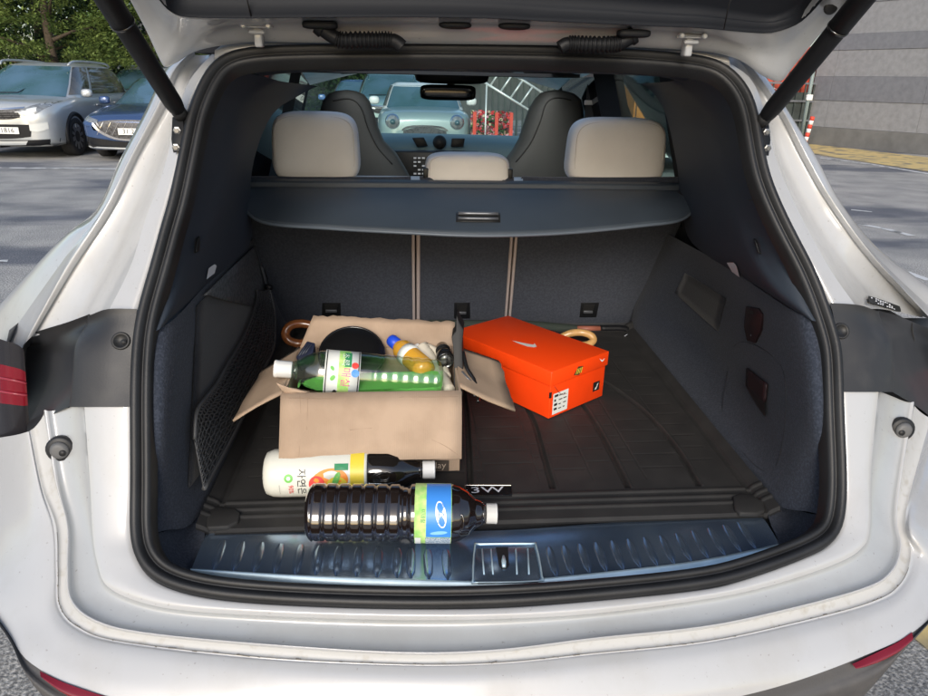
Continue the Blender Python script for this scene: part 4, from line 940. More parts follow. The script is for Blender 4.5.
# right wall details
part(drape('recess_panel', BR, [(686,273),(706,285),(727,298)], [(676,293),(697,312),(719,331)], M['carpet2'], None, .003, thick=.002))
rp = [(748,306),(760,308),(764,314),(763,330),(757,343),(749,341),(746,326)]
so = part(prism('power_socket', [hit(BR, x, y, .005)[0] for x, y in rp], (.012, .004, 0), M['burg'], None, .0015))
o = prism('socket_cap', [hit(BR, x, y, .007)[0] for x, y in [(750,309),(757,310),(756,321),(749,319)]], (.004, .001, 0), M['ink'], None); o.parent = so
for x, y in ((757.5, 324), (755, 329), (754, 335)):
    p, n = hit(BR, x, y, .006); o = lathe('socket_mark', [(0, .0026), (1, .0024), (1, 0)], p, p + n * .0012, M['sticker'] if y < 333 else M['satin'], None, 6); o.parent = so
hl = part(tube('hatch_seam', curve(on(BR, [(735,345),(750,343),(770,354),(783,370),(786,400),(783,440),(775,468),(762,470),(745,455),(728,430),(722,410),(728,370)], .0002), 4, True), .0004, M['ink'], None, 5, True))
o = drape('hatch_pull', BR, [(750,368),(760,376),(770,384)], [(749,386),(758,396),(768,402)], M['burg'], None, .006, thick=.004); o.parent = hl
o = drape('pull_recess', BR, [(749,386),(758,396),(768,402)], [(752,393),(760,406),(769,418)], M['ink'], None, .0065); o.parent = hl
BP = bvh(pl1, pr1, wl, wr)
for U, Lw in (([(207,268),(213,264),(215,266)], [(205,279),(209,276),(213,273)]), ([(728,262),(735,262),(738,266)], [(733,271),(738,275),(741,277)])):
    part(drape('airbag_sticker', BP, U, Lw, M['sticker'], None, .003, k=2, kv=2))
for U, Lw in (([(194,238),(196,236)], [(192,253),(195,250)]), ([(757,238),(759,240)], [(761,252),(763,254)])):
    part(drape('bag_hook', BP, U, Lw, M['black'], None, .006, thick=.004))
for a, b in (((165,196), (185,205)), ((749,200), (770,196))):
    part(tube('trim_seam', on(BP, [(a[0] + (b[0] - a[0]) * i / 6, a[1] + (b[1] - a[1]) * i / 6) for i in range(7)], .0), .0014, M['ink'], None, 5))

# seat backs in three pieces with pale gaps
def seatpt(x, y):  # rear face of the seats: leans towards the camera at the top
    z0, y0, z1, y1 = .70, 2.12, 1.20, 1.99
    d = ray(x, y); k = (y1 - y0) / (z1 - z0); t = (y0 + k * (CAM.z - z0) - CAM.y) / (d.y - k * d.z); return CAM + d * t
def seatpanel(tl, tr, br, bl):
    n = 8; U = [seatpt(tl[0] + (tr[0] - tl[0]) * i / n, tl[1] + (tr[1] - tl[1]) * i / n) for i in range(n + 1)]
    Lw = [seatpt(bl[0] + (br[0] - bl[0]) * i / n, bl[1] + (br[1] - bl[1]) * i / n) for i in range(n + 1)]
    for Q in (U, Lw):
        Q[0] += Vector((0, .015, 0)); Q[-1] += Vector((0, .015, 0))
    return PL('seat_back', [[v + Vector((0, .05, .012)) for v in U], [v + Vector((0, .006, .004)) for v in U], lerpr(U, Lw, .5, -.004), Lw, [v + Vector((0, .05, -.01)) for v in Lw]], M['seatback'], 2, 4)
s1 = seatpanel((226,186), (411,186), (413,322), (284,338))
s2 = seatpanel((420,186), (515,186), (505,320), (419,322))
s3 = seatpanel((524,186), (700,186), (633,332), (511,320))
for sp, x0, y0, x1, y1 in ((s1,322,302,341,316), (s2,454,302,470,318), (s3,579,302,596,317)):
    def q(x, y, dy): return seatpt(x, y) + Vector((0, dy, 0))
    sk = 1.5 if x0 > 500 else 0
    la_ = mesh('release_latch', [], [], M['black'], None); bpy.data.objects.remove(la_)
    fr_ = [(x0 + sk, y0), (x1 + sk * 2, y0), (x1, y1), (x0, y1)]
    o = prism('release_latch', [q(x, y, -.006) for x, y in fr_], (0, .012, 0), M['black'], None, .002); o.parent = sp
    o = prism('latch_recess', [q(x, y, -.0075) for x, y in [(x0 + 3 + sk, y0 + 2), (x1 - 3 + sk, y0 + 2), (x1 - 4, y1 - 6), (x0 + 3, y1 - 6)]], (0, .003, 0), M['ink'], None); o.parent = sp
    o = prism('latch_lever', [q(x, y, -.011) for x, y in [(x0 + 4, y1 - 7), (x1 - 4, y1 - 7), (x1 - 4, y1 - 4.5), (x0 + 4, y1 - 4.5)]], (0, .006, 0), M['satin'], None, .001); o.parent = sp
for xs in (((411.2,414.4),(412.6,415.4)), ((416.2,420.2),(416.6,420)), ((513.5,516.6),(504.5,507)), ((518.4,521.6),(508.4,511))):
    (a, b), (c, d) = xs
    part(prism('seat_piping', [seatpt(x, y) + Vector((0, .002, 0)) for x, y in ((a, 196), (b, 196), (d, 322), (c, 322))], (0, .03, 0), mat('seat_piping', (.42, .36, .34), .6), None, .003))
part(box('seat_gap_backing', -.75, .75, 2.145, 2.16, .70, 1.16, M['ink'], None))
# rear bench tops, headrests
bench = part(superbox('bench_top', (.03, 2.09, 1.135), (.60, .07, .045), M['cream'], None, .3, 40, 12))
for x0, x1 in ((372, 387),):
    a, b = at(x0, 181, 2.01), at(x1, 181, 2.01); o = box('belt_slot', a.x, b.x, 2.0, 2.02, a.z - .012, a.z + .006, M['ink'], None, .002); o.parent = bench
def headrest(x0, x1, y0, y1, Y, dep, e, slots=False):
    a, b = at(x0, y0, Y), at(x1, y1, Y); c = (a + b) / 2; h = Vector(((b.x - a.x) / 2, dep, (a.z - b.z) / 2))
    o = part(superbox('rear_headrest', c, h, M['cream'], None, e, 40, 24, shape=lambda p: Vector((p.x * (1 - .04 * (p.z / h.z)), p.y, p.z))))
    s = tube('stitch_seam', [c + Vector((sgn(math.cos(t), e) * h.x * .90, -dep * .80, sgn(math.sin(t), e) * h.z * .88)) for t in np.linspace(0, 2 * PI, 60)[:-1]], .0009, mat('cream_stitch', (.62, .58, .53), .7), None, 5, True); s.parent = o
    for dx in (-.5, .5):
        q = lathe('headrest_post', [(0, .007), (1, .007)], c + Vector((dx * h.x, 0, -h.z * .9)), c + Vector((dx * h.x, 0, -h.z - .05)), M['chrome'], None, 10); q.parent = o
    if slots:
        for sx in (-1, 1):
            q = box('headrest_button', c.x + sx * h.x * .985 - .008, c.x + sx * h.x * .985 + .008, c.y - dep * .75, c.y - dep * .2, c.z - .022, c.z + .006, M['ink'], None, .003); q.parent = o
    return o
headrest(270.5, 360.5, 110.5, 181.5, 2.07, .06, .46); headrest(569.5, 658.5, 116.5, 184.5, 2.07, .06, .46); headrest(425, 508, 152, 185.5, 2.06, .06, .45, True)

# cargo cover: cassette plus stiff end panel
ca, cb = at(216, 184, 1.93), at(712, 188, 1.93)
ck = root; cc = part(superbox('cargo_cover', ((ca.x + cb.x) / 2, 1.955, 1.168), ((cb.x - ca.x) / 2, .03, .022), M['cover'], None, .25, 30, 12))
top_ = [(240,190),(262,189.5),(330,189.8),(400,190),(478,190.3),(560,191),(640,192),(682,193),(698,194)]
botm = [(240,200),(262,222),(330,228.5),(400,232.5),(478,235.8),(560,233.5),(640,226),(682,219.5),(698,202)]
tY = [1.88, 1.90, 1.90, 1.90, 1.90, 1.90, 1.90, 1.90, 1.88]; bY = [1.80, 1.70, 1.64, 1.60, 1.58, 1.60, 1.64, 1.70, 1.80]
TP = [at(x, y, Y) for (x, y), Y in zip(top_, tY)]; BPt = [at(x, y, Y) for (x, y), Y in zip(botm, bY)]
midp = [a.lerp(b, .5) + Vector((0, 0, .012)) for a, b in zip(TP, BPt)]
ep = loft('end_panel', [TP, midp, BPt], M['cover'], None, 5, 6); solid(ep, .006, 1); ep.parent = cc
o = tube('panel_rim', curve([TP[0]] + BPt + [TP[-1]], 6), .0042, mat('panel_rim', (.085, .105, .13), .45), None, 8); o.parent = cc
o = tube('panel_crease', curve([at(x, y, 1.87) for x, y in ((250,197),(330,196),(478,196.5),(640,198),(690,200))], 5), .0022, M['cover'], None, 6); o.parent = cc
Bep = BVHTree.FromPolygons([v.co for v in ep.data.vertices], [tuple(p.vertices) for p in ep.data.polygons])
o = drape('handle_recess', Bep, [(456,215.5),(478,216),(500,216)], [(456,224.5),(478,225),(500,225)], M['ink'], None, .0075, thick=.001, k=2); o.parent = cc
for y, r in ((217.8, .0042), (222.8, .0032)):
    o = tube('pull_handle', on(Bep, [(458,y),(470,y+.2),(487,y+.4),(498,y+.4)], .012), r, M['satin'], None, 8); o.parent = cc
for x, s in ((236, -1), (694, 1)):
    p = at(x, 197 if s < 0 else 199, 1.86); o = superbox('end_bracket', p, (.05, .05, .022), M['black'], None, .6, 20, 12); o.parent = cc
rail = part(tube('cover_rail', curve([at(216,187,1.86), at(225,180,1.95), at(245,177,2.0)], 4), .008, M['black'], None, 8))

# front seats, cabin, dashboard, windscreen
def frontseat(secs, Y, dep):
    vs = []; n = 20
    for x0, x1, y in secs:
        a, b = at(x0, y, Y), at(x1, y, Y); c = (a + b) / 2; hw = (b.x - a.x) / 2
        for k in range(n): t = 2 * PI * k / n; vs.append(c + Vector((sgn(math.cos(t), .6) * hw, sgn(math.sin(t), .6) * dep * (.55 + .45 * min(1, hw / .15)), 0)))
    m = len(secs); fs = [(i * n + k, i * n + (k + 1) % n, (i + 1) * n + (k + 1) % n, (i + 1) * n + k) for i in range(m - 1) for k in range(n)] + [tuple(range(n)), tuple((m - 1) * n + k for k in range(n))]
    return part(mesh('front_seat', vs, fs, M['fseat'], None, True))
f1 = frontseat([(300,424,200),(303,412,180),(309,404,165),(314,396,152),(318,384,140),(319,378,126),(320,374,112),(323,370,101),(329,364,94),(336,356,91),(345,348,90)], 3.05, .09)
f2 = frontseat([(490,600,205),(497,590,180),(502,586,165),(512,585,152),(519,584,140),(525,583,122),(530,582,108),(536,580,99),(542,573,93),(550,565,91),(557,558,90)], 3.05, .09)
for f_, pts in ((f1, [(333,101),(350,99),(361,108),(368,128),(378,148),(392,164)]), (f2, [(571,100),(556,98),(546,104),(540,122),(530,144),(516,162)])):
    Bf = BVHTree.FromPolygons([v.co for v in f_.data.vertices], [tuple(p.vertices) for p in f_.data.polygons])
    o = tube('seat_seam', curve(on(Bf, pts, .001, 3.0), 5), .003, M['ink'], None, 6); o.parent = f_
db = PL('dashboard', [[at(x, y, 4.15) for x, y in ((300,131),(385,133),(450,134),(525,136),(600,138))], [at(x, y, 3.95) for x, y in ((300,134),(385,137),(450,138),(525,141),(600,142))], [at(x, y, 3.85) for x, y in ((300,146),(385,148),(450,151),(525,151),(600,150))], [at(x, y, 3.86) for x, y in ((300,175),(385,180),(450,185),(525,185),(600,180))]], M['dash'], 3, 4)
for poly in ([(412,138),(424,137.5),(428,146),(417,147)], [(452,138.5),(465,138.5),(463.5,147),(451,147)]):
    o = prism('air_vent', [at(x, y, 3.83) for x, y in poly], (0, .03, 0), M['ink'], None, .004); o.parent = db
p = at(439.5, 142.5, 3.84); o = lathe('dash_clock', [(0, .036), (.6, .036), (.8, .030), (1, .028), (1, 0)], p, p + Vector((0, -.03, .005)), M['ink'], None, 20); o.parent = db
lower = part(prism('centre_console', [at(x, y, 3.7) for x, y in ((388,151),(480,152),(500,185),(405,185))], (0, .08, 0), M['ink'], None, .01))
for i in range(5):
    for j in range(3):
        if (i + j) % 4 != 3:
            p = at(415 + j * 4.2, 158 + i * 3.9, 3.68); o = box('console_button', p.x - .007, p.x + .007, p.y - .008, p.y + .0, p.z - .004, p.z + .004, M['sticker'], None, .001); o.parent = lower
# cabin shell
HW = .64
cabin = []
def quad(name, pts, m, par=None):
    o = mesh(name, pts, [tuple(range(len(pts)))], m, None); return part(o) if par is None else o
part(boxes('headliner', [(-.56, .56, 1.50, 1.85, 1.492, 1.505), (-.56, .56, 2.95, 3.35, 1.472, 1.485), (-.56, -.44, 1.85, 2.95, 1.49, 1.503), (.44, .56, 1.85, 2.95, 1.49, 1.503)], M['head']))
part(boxes('cabin_floor', [(-.62, .62, 1.25, 4.2, .40, .42)], M['head']))
part(boxes('firewall', [(-.85, .85, 4.24, 4.27, .42, 1.04)], M['head']))
def cside(name, s, y0, y1, z0, z1, m, t=.03):
    X = lambda z: s * (.70 if z < 1.05 else .70 - (z - 1.05) * .30)
    P = [Vector((X(z) + d * s, y, z)) for z in (z0, z1) for y in (y0, y1) for d in (0, t)]
    return part(mesh(name, P, [(0, 1, 3, 2), (4, 6, 7, 5), (0, 4, 5, 1), (2, 3, 7, 6), (0, 2, 6, 4), (1, 5, 7, 3)], m, None))
for s in (-1, 1):
    wy = (2.05, 2.50) if s > 0 else (2.0, 2.85)
    cside('cabin_side', s, 1.75, 4.2, .42, 1.04, M['head']); cside('cabin_side', s, 1.80, wy[0], 1.042, 1.49, M['head'])
    cside('roof_pillar', s, wy[1], wy[1] + .28, 1.043, 1.49, M['head']); cside('roof_pillar', s, 3.40, 3.5, 1.043, 1.48, M['head'])
    cside('side_window', s, wy[0], wy[1], 1.045, 1.485, M['privacy'] if s < 0 else M['wind'], .004); cside('side_window', s, wy[1] + .28, 3.40, 1.045, 1.475, M['privacy'], .004)
    PL('rear_quarter_panel', [[Vector((s * (.74 - (z - 1.05) * .30 if z > 1.05 else .80), y, z)) for z in (1.0, 1.06, 1.25, 1.46)] for y in (1.72, 1.9, 2.02)], M['white'], 3, 2)
part(mesh('windscreen', [at(300, 70, 3.42), at(590, 76, 3.42), at(614, 140, 4.16), at(294, 136, 4.16)], [(0, 1, 2, 3)], M['wind']))
# a pillars and header close the frame around the windscreen
PL('windscreen_frame', [[at(250,66,3.40),at(400,66,3.40),at(560,68,3.40),at(700,70,3.40)], [at(250,77,3.41),at(400,73,3.41),at(560,76,3.41),at(700,82,3.41)]], M['head'], 3, 2)
for pts in ([(318,70,3.40),(304,100,3.7),(292,140,4.1)], [(592,72,3.40),(606,100,3.7),(626,145,4.1)]):
    sgn_ = -1 if pts[0][0] < 400 else 1
    PL('roof_pillar', [[at(*p) for p in pts], [at(*p) + Vector((sgn_ * .09, -.05, 0)) for p in pts]], M['head'], 3, 2)
mr = part(superbox('rear_view_mirror', at(448, 92.5, 3.35), (.128, .02, .034), M['gloss'], None, .4, 28, 12))
o = tube('mirror_stem', [at(450,88,3.36), at(452,80,3.40), at(452,72,3.42)], .018, M['ink'], None, 10); o.parent = mr
o = superbox('sensor_housing', at(452, 76, 3.38), (.17, .04, .035), M['ink'], None, .5, 20, 10); o.parent = mr
bl_ = part(box('seat_belt', at(586,100,2.9).x, at(600,100,2.9).x, 2.9, 2.903, at(590,125,2.9).z, at(590,80,2.9).z, mat('belt_web', (.05, .055, .06), .8), None))
p = at(592, 103, 2.88); o = box('belt_anchor', p.x - .03, p.x + .03, p.y, p.y + .01, p.z - .008, p.z + .010, M['cream'], None, .003); o.parent = bl_

# ---- sill plate with ribs
top_s = [(206,534.5),(304,539),(400,541),(507,540),(594,533.5),(700,525),(765,520.5)]
cre = [(191,570),(300,576.5),(400,580),(497,582.5),(594,574.5),(700,561.5),(780,545)]
out = [(190.5,577),(300,584.5),(400,588.5),(497,590.5),(594,583),(700,572.5),(797,551)]
T0 = [az(x, y, .728) for x, y in top_s]; C0 = [az(x, y, .722) for x, y in cre]; C1 = [v + Vector((0, -.001, .004)) for v in C0]; O0 = [az(x, y, .715) for x, y in out]
sp_ = PL('sill_plate', [[v + Vector((0, .03, -.002)) for v in T0], T0, lerpr(T0, C0, .5, 0, .001), C0], M['sill'], 5, 3)
spl = PL('sill_lip', [[v + Vector((0, .001, -.002)) for v in C0], C1, lerpr(C1, O0, .5, 0, .001), O0, [v + Vector((0, -.012, -.02)) for v in O0]], M['lip'], 5, 2)
BS = bvh(sp_); rib_me = None
def ribmesh():
    vs = []; L, wd, h = .068, .0080, .0042; n = 8
    for j, (yy, f) in enumerate(((-L / 2, 0), (-L / 2 + .004, .30), (-L / 2 + .014, .85), (0, 1), (L / 2 - .014, 1), (L / 2, .6))):
        for k in range(n + 1): t = PI * k / n; vs.append(Vector((math.cos(t) * wd * max(f, .15), yy, math.sin(t) * h * f)))
    fs = [(j * (n + 1) + k, j * (n + 1) + k + 1, (j + 1) * (n + 1) + k + 1, (j + 1) * (n + 1) + k) for j in range(5) for k in range(n)]
    me = bpy.data.meshes.new('rib'); me.from_pydata([tuple(v) for v in vs], [], fs); me.materials.append(M['sill'])
    for p in me.polygons: p.use_smooth = True
    return me
rib_me = ribmesh()
ribx = [213, 233, 253.5, 274, 295, 315.5, 336, 356.5, 377, 397, 411, 429, 448] + [557, 573, 590, 607, 624, 641, 658, 675, 692, 709, 726, 742, 757]
C0c = curve(C0, 10); T0c = curve(T0, 10)
for x in ribx:
    tx = x - .0
    cpt = min(C0c, key=lambda v: abs(proj_x(v) - x)) if False else None
    # rib runs parallel to the car's axis: start just inside the crease
    bx = None
    for y in np.arange(600, 500, -.5):
        p, n = hit(BS, x, y, 0, -1)
        if p.y > 0: bx = p; break
    if bx is None: continue
    o = bpy.data.objects.new('rib', rib_me); col.objects.link(o); o.parent = sp_; o.location = (bx.x, bx.y + .036, bx.z + .0026); o.rotation_euler.x = .062
# latch plate
lt = [(475,546),(480,544.5),(531,544),(536,546),(542,577),(538,581.5),(478,583),(473,580)]
lq = [hit(BS, x, min(y, 579), .0, 1)[0] + Vector((0, 0, .001)) for x, y in lt]; lq = [az(x, y, .7275) for x, y in lt]
lpz = part(prism('latch_plate', lq, (0, 0, -.003), M['sill'], None, .001))
o = tube('plate_rim', curve([v + Vector((0, 0, .001)) for v in lq], 3, True), .0015, M['lip'], None, 6, True); o.parent = lpz
o = prism('latch_slot', [az(x, y, .7285) for x, y in [(496,547),(508,547),(509,565),(506,569),(502,569),(499,565)]], (0, 0, -.002), M['ink'], None); o.parent = lpz
o = lathe('striker_pin', [(0, .0028), (.5, .004), (1, .002), (1, 0)], az(504, 567, .730), az(503.5, 556, .732), M['lip'], None, 10); o.parent = lpz
for x in (482, 491, 516, 528):
    o = tube('plate_groove', [az(x, 549, .7282), az(x + (1 if x > 500 else 2), 574, .7282)], .0013, M['lip'], None, 6); o.parent = lpz

# ---- rubber mat as its own thing
mt_ = root('cargo_mat', 'black ribbed rubber mat covering the cargo floor', 'mat', (0, 1.5, .72))
z = .735
def edgeL(Y): return float(np.interp(Y, [1.0, 1.5, 2.0], [az(205,512,z).x, (az(205,512,z).x + az(285,336,z).x) / 2, az(285,336,z).x]))
def edgeR(Y): return float(np.interp(Y, [1.0, 1.5, 2.0], [az(772,504,z).x, (az(772,504,z).x + az(637,335,z).x) / 2, az(637,335,z).x]))
ML, MRt = edgeL, edgeR
gro = []
for pts in ([(552.8,488.2),(542,450),(533,420),(520,395),(505,375),(495,365)], [(628,488),(612,455),(594,422),(580,402),(560,385)], [(700,488),(676,448),(649,416),(628,398),(608,384),(598,378)], [(470,488),(468,440),(466,410),(462,385)], [(395,488),(402,440),(408,400)], [(318,488),(335,440),(345,400)]):
    gro.append(np.array([[v.x, v.y] for v in curve([az(a, b, z) for a, b in pts], 6)]))
nx = 640; ys = np.concatenate([np.linspace(1.0, 1.10, 56), np.linspace(1.103, 2.0, 330)]); vs = []; fs = []
gi = [g[np.argsort(g[:, 1])] for g in gro]
for yy in ys:
    L_, R_ = ML(yy), MRt(yy); X = np.linspace(L_, R_, nx); h = np.zeros(nx)
    e = np.minimum(X - L_, R_ - X)
    if yy < 1.095:
        u = (yy - 1.0) / .095
        if .38 < u < .95: h += .0030 * min(1, max(0, 1.6 * math.sin((u - .38) / .57 * PI * 5)))
    h += np.where(e < .020, .012 * (1 - np.clip(e, 0, .02) / .02) ** .7, np.where(e < .030, -.003, 0))
    if yy > 1.97: h += .012 * min(1, (yy - 1.97) / .02)
    if yy >= 1.10:
        for g in gi:
            xx = np.interp(yy, g[:, 1], g[:, 0], left=9, right=9); d = np.abs(X - xx)
            h = np.where(d < .0058, h - .010 * (1 - (d / .0058) ** 4), h)
            d2 = np.abs(X - xx - .0085); h = np.where(d2 < .003, h + .0012 * (1 - (d2 / .003) ** 2), h)
        q = (np.floor(X / .105).astype(int) % 2) * .026; by = (yy + q) % .052
        gg = ((X % .105) < .0028) | (by < .0026)
        h = np.where(gg & (e > .05) & (yy > 1.13), h - .0010, h)
    if yy < 1.006: h = h - .006
    vs += list(zip(X.tolist(), [float(yy)] * nx, (z + h).tolist()))
for j in range(len(ys) - 1):
    for i in range(nx - 1): fs.append((j * nx + i, j * nx + i + 1, (j + 1) * nx + i + 1, (j + 1) * nx + i))
o = mesh('mat_sheet', vs, fs, M['mat'], None, True, loc=(0, 1.5, .72)); o.parent = mt_; o.location = (0, 0, 0)
def tomat(o): o.parent = mt_; o.matrix_parent_inverse = Matrix.Translation((0, -1.5, -.72)); return o
for pts in ([(205,509),(211,506),(234,507.5),(240,512),(238,521),(228,526),(207,527)], [(733,496),(740,493),(752,494),(764,502),(765,510),(758,513),(740,512.5),(735,508)]):
    tomat(prism('corner_block', [az(x, y, .7415) for x, y in pts], (0, 0, -.010), M['mat'], None, .003))
bq = [az(x, y, .7385) for x, y in ((465,485.5),(511,485.5),(512,495.3),(465,495.8))]
bd = tomat(prism('name_badge', bq, (0, 0, -.003), M['gloss'], None))
o = tube('badge_rim', [v + Vector((0, 0, .0005)) for v in bq], .0007, M['chrome'], None, 5, True, False); o.parent = bd
c = (bq[0] + bq[2]) / 2 + Vector((-.002, 0, .0009)); o = text_at('badge_text', '3W', .028, c, (1, 0, 0), (0, 1, 0), M['sticker'], None, 1.5); o.parent = bd
o = text_at('badge_text', 'liner', .005, c + Vector((.012, -.0095, 0)), (1, 0, 0), (0, 1, 0), M['sticker'], None, 1.5); bpy.data.objects.remove(o)
fl_ = part(boxes('cargo_floor', [(-.62, .62, .93, 2.15, .69, .714)], M['carpet2']))

# ================================================================== THINGS IN THE BAY
M['card'] = mat('cardboard', (.43, .315, .225), .85, noise=(14, 0, .38, .62), c2=(.36, .26, .182), bump=(90, .15, .001))
t = M['card'].node_tree; bs = t.nodes['Principled BSDF']; wv = t.nodes.new('ShaderNodeTexWave'); wv.inputs['Scale'].default_value = 90; wv.bands_direction = 'X'; tc = t.nodes.new('ShaderNodeTexCoord')
bp2 = t.nodes.new('ShaderNodeBump'); bp2.inputs['Strength'].default_value = .16; bp2.inputs['Distance'].default_value = .001; t.links.new(tc.outputs['Object'], wv.inputs[0]); t.links.new(wv.outputs['Fac'], bp2.inputs['Height']); t.links.new(bp2.outputs[0], bs.inputs['Normal'])
M['cardin'] = mat('cardboard_inside', (.41, .30, .21), .9, noise=(12, .15), bump=(60, .2, .002))
FY = 1.172
fa_, fb2 = at(282, 393, FY), at(461, 392, FY); zt = (fa_.z + fb2.z) / 2; x0, x1 = fa_.x, fb2.x; by_ = FY + .235; zf = .7375
bxr = root('cardboard_box', 'open brown cardboard box full of odds and ends, all flaps folded out', 'box', ((x0 + x1) / 2, (FY + by_) / 2, zf))
def tob(o, r=None): r = r or bxr; o.parent = r; o.matrix_parent_inverse = Matrix.Translation(-Vector(r.location)) @ Matrix.Rotation(0, 4, 'Z'); return o
th = .004
tob(boxes('box_wall', [(x0, x1, FY, FY + th, zf, zt), (x0, x1, by_ - th, by_, zf, zt), (x0, x0 + th, FY + th, by_ - th, zf, zt), (x1 - th, x1, FY + th, by_ - th, zf, zt), (x0 + th, x1 - th, FY + th, by_ - th, zf, zf + th)], M['card']))
def flap(pts, name='flap', m=None, n=12, jag=None, amp=.0):
    """flap between fold line pts[0]-pts[1] and free edge pts[3]-pts[2], free edge slightly torn"""
    rg = random.Random(len(car.children) + int(abs(pts[0].x) * 1000)); a, b, c, d = pts; rows = []
    nrm = (b - a).cross(d - a).normalized()
    for j in range(5):
        f = j / 4; r = []
        for i in range(n + 1):
            g = i / n; p = a.lerp(b, g).lerp(d.lerp(c, g), f) + nrm * (rg.uniform(-.0006, .0006) + amp * math.sin(PI * f * .9) + .0012 * math.sin(g * 9 + f * 4))
            if j == 4 and jag: p += (a.lerp(b, g) - p).normalized() * rg.uniform(0, jag)
            r.append(p)
        rows.append(r)
    o = loft(name, rows, m or M['card'], None, 1, 1, lin=True); solid(o, .0035, 0); return tob(o)
ff = FY - .004
flap([Vector((x0 - .002, ff, zt + .001)), Vector((x1 + .001, ff, zt + .001)), at(461.5, 459, 1.092), at(279, 461.5, 1.090)], amp=-.002)
Bfl = BVHTree.FromPolygons([v.co for v in bxr.children[-1].data.vertices], [tuple(p.vertices) for p in bxr.children[-1].data.polygons])
mcr = mat('card_crease', (.30, .215, .15), .9)
for pts in ([(300,396),(301,420),(299,457)], [(308,398),(307,430)], [(284,398),(340,399),(400,397.5),(458,397)], [(432,440),(445,446),(458,455)], [(350,430),(372,428)]):
    tob(tube('card_crease', curve(on(Bfl, pts, .0016, 1.15), 4), .0005, mcr, None, 4))
bkl, bkr = Vector((x0, by_, zt)), Vector((x1, by_, zt))
flap([bkl, bkr, at(455, 321, by_ + .05), at(314, 314, by_ + .05)], jag=.006, n=30)
flap([Vector((x0, FY, zt)), Vector((x0, by_, zt)), at(262, 371, by_ - .03), at(233, 421, FY - .02)], m=M['cardin'], amp=.001)
flap([Vector((x1, FY + .02, zt)), Vector((x1 + .002, by_, zt)), at(500, 361, by_ - .02), at(516, 412, FY + .06)], m=M['cardin'], jag=.003, amp=.0015)
o = tob(prism('box_print', [at(x, y, FY - .0015) for x, y in ((405,460.5),(449,460.5),(449,471),(405,472))], (0, .001, 0), mat('print_dark', (.06, .045, .035), .7), None))
o = tob(text_at('box_text', 'play', .020, at(438, 465.5, FY - .003), (1, 0, 0), (0, 0, 1), mat('print_pale', (.45, .36, .28), .7), None))
o = tob(flap([Vector((x0 + .005, FY + .006, zt - .002)), Vector((x0 + .05, FY + .006, zt)), at(300, 391, FY + .01), at(276, 383, FY + .0)], name='torn_strip', n=4))

class Bottle:
    def __init__(s, A, B):
        s.A, s.B = Vector(A), Vector(B); s.t = (s.B - s.A).normalized(); s.L = (s.B - s.A).length; s.u = s.t.cross(Vector((0, 0, 1))).normalized(); s.v = s.u.cross(s.t) * -1
    def P(s, d, a, r): return s.A + s.t * (d * s.L) + (s.u * math.cos(a) + s.v * math.sin(a)) * r
def band(name, b, s0, s1, a0, a1, r, m, par, n=24, rf=None):
    vs = []; ks = 4
    for i in range(ks + 1):
        for j in range(n + 1):
            d = s0 + (s1 - s0) * i / ks; vs.append(b.P(d, a0 + (a1 - a0) * j / n, r if rf is None else rf(d) + r))
    fs = [(i * (n + 1) + j, i * (n + 1) + j + 1, (i + 1) * (n + 1) + j + 1, (i + 1) * (n + 1) + j) for i in range(ks) for j in range(n)]
    o = mesh(name, vs, fs, m, None, True); o.parent = par; return o
def wraptext(name, b, s, size, d0, a0, r, m, par, mode='round', sx=1, flip=1, fy=1):
    """mode 'round': lines run round the bottle; 'along': along its axis"""
    v2, fs = textmesh(s, size); vs = []
    for x, y in v2:
        x *= sx
        if mode == 'round': vs.append(b.P(d0 + fy * y / b.L, a0 + x / r, r))
        else: vs.append(b.P(d0 + x / b.L, a0 - y / r, r))
    o = mesh(name, vs, fs, m, None); o.parent = par; return o
def blob(name, b, pts, d0, a0, r, m, par):
    vs = [b.P(d0 + x / b.L, a0 - y / r, r) for x, y in pts]; c = b.P(d0, a0, r); n = len(vs)
    o = mesh(name, vs + [c], [(i, (i + 1) % n, n) for i in range(n)], m, None); o.parent = par; return o
def ell(rx, ry, n=18, rot=0): return [(math.cos(rot) * rx * math.cos(2 * PI * k / n) - math.sin(rot) * ry * math.sin(2 * PI * k / n), math.sin(rot) * rx * math.cos(2 * PI * k / n) + math.cos(rot) * ry * math.sin(2 * PI * k / n)) for k in range(n)]
M['pet'] = glass('clear_bottle_plastic', (.90, .95, .92), .13, rough=.14)
M['green_liquid'] = mat('green_liquid', (.32, .86, .22), .10, trans=.45, ior=1.05)
M['capw'] = mat('white_cap', (.78, .78, .76), .45)
M['lwhite'] = mat('label_white', (.74, .77, .74), .35); M['lgreen'] = mat('label_green', (.16, .50, .10), .4); M['lpink'] = mat('label_pink', (.72, .08, .32), .4)
M['lyel'] = mat('label_yellow', (.80, .62, .06), .4); M['lblue'] = mat('label_blue', (.05, .25, .72), .35); M['lorange'] = mat('print_orange', (.88, .28, .03), .4); M['lred'] = mat('print_red', (.72, .06, .05), .4); M['ldgreen'] = mat('print_dark_green', (.03, .25, .10), .4)
M['lgrey'] = mat('label_fineprint', (.55, .62, .66), .4, noise=(420, 0, .45, .55), c2=(.18, .26, .38)); M['llime'] = mat('label_lime', (.35, .72, .18), .4, noise=(60, 0, .4, .6), c2=(.62, .80, .30))
def zero(o, loc):  # move the object's origin onto the thing it belongs to
    return o
def bottle_root(name, label, b, r):
    R = root(name, label, 'bottle', tuple(b.A)); return R
def fix(R):
    """children were built in world space: give them the inverse of their root"""
    for ch in R.children: ch.matrix_parent_inverse = Matrix.Translation(-Vector(R.location))
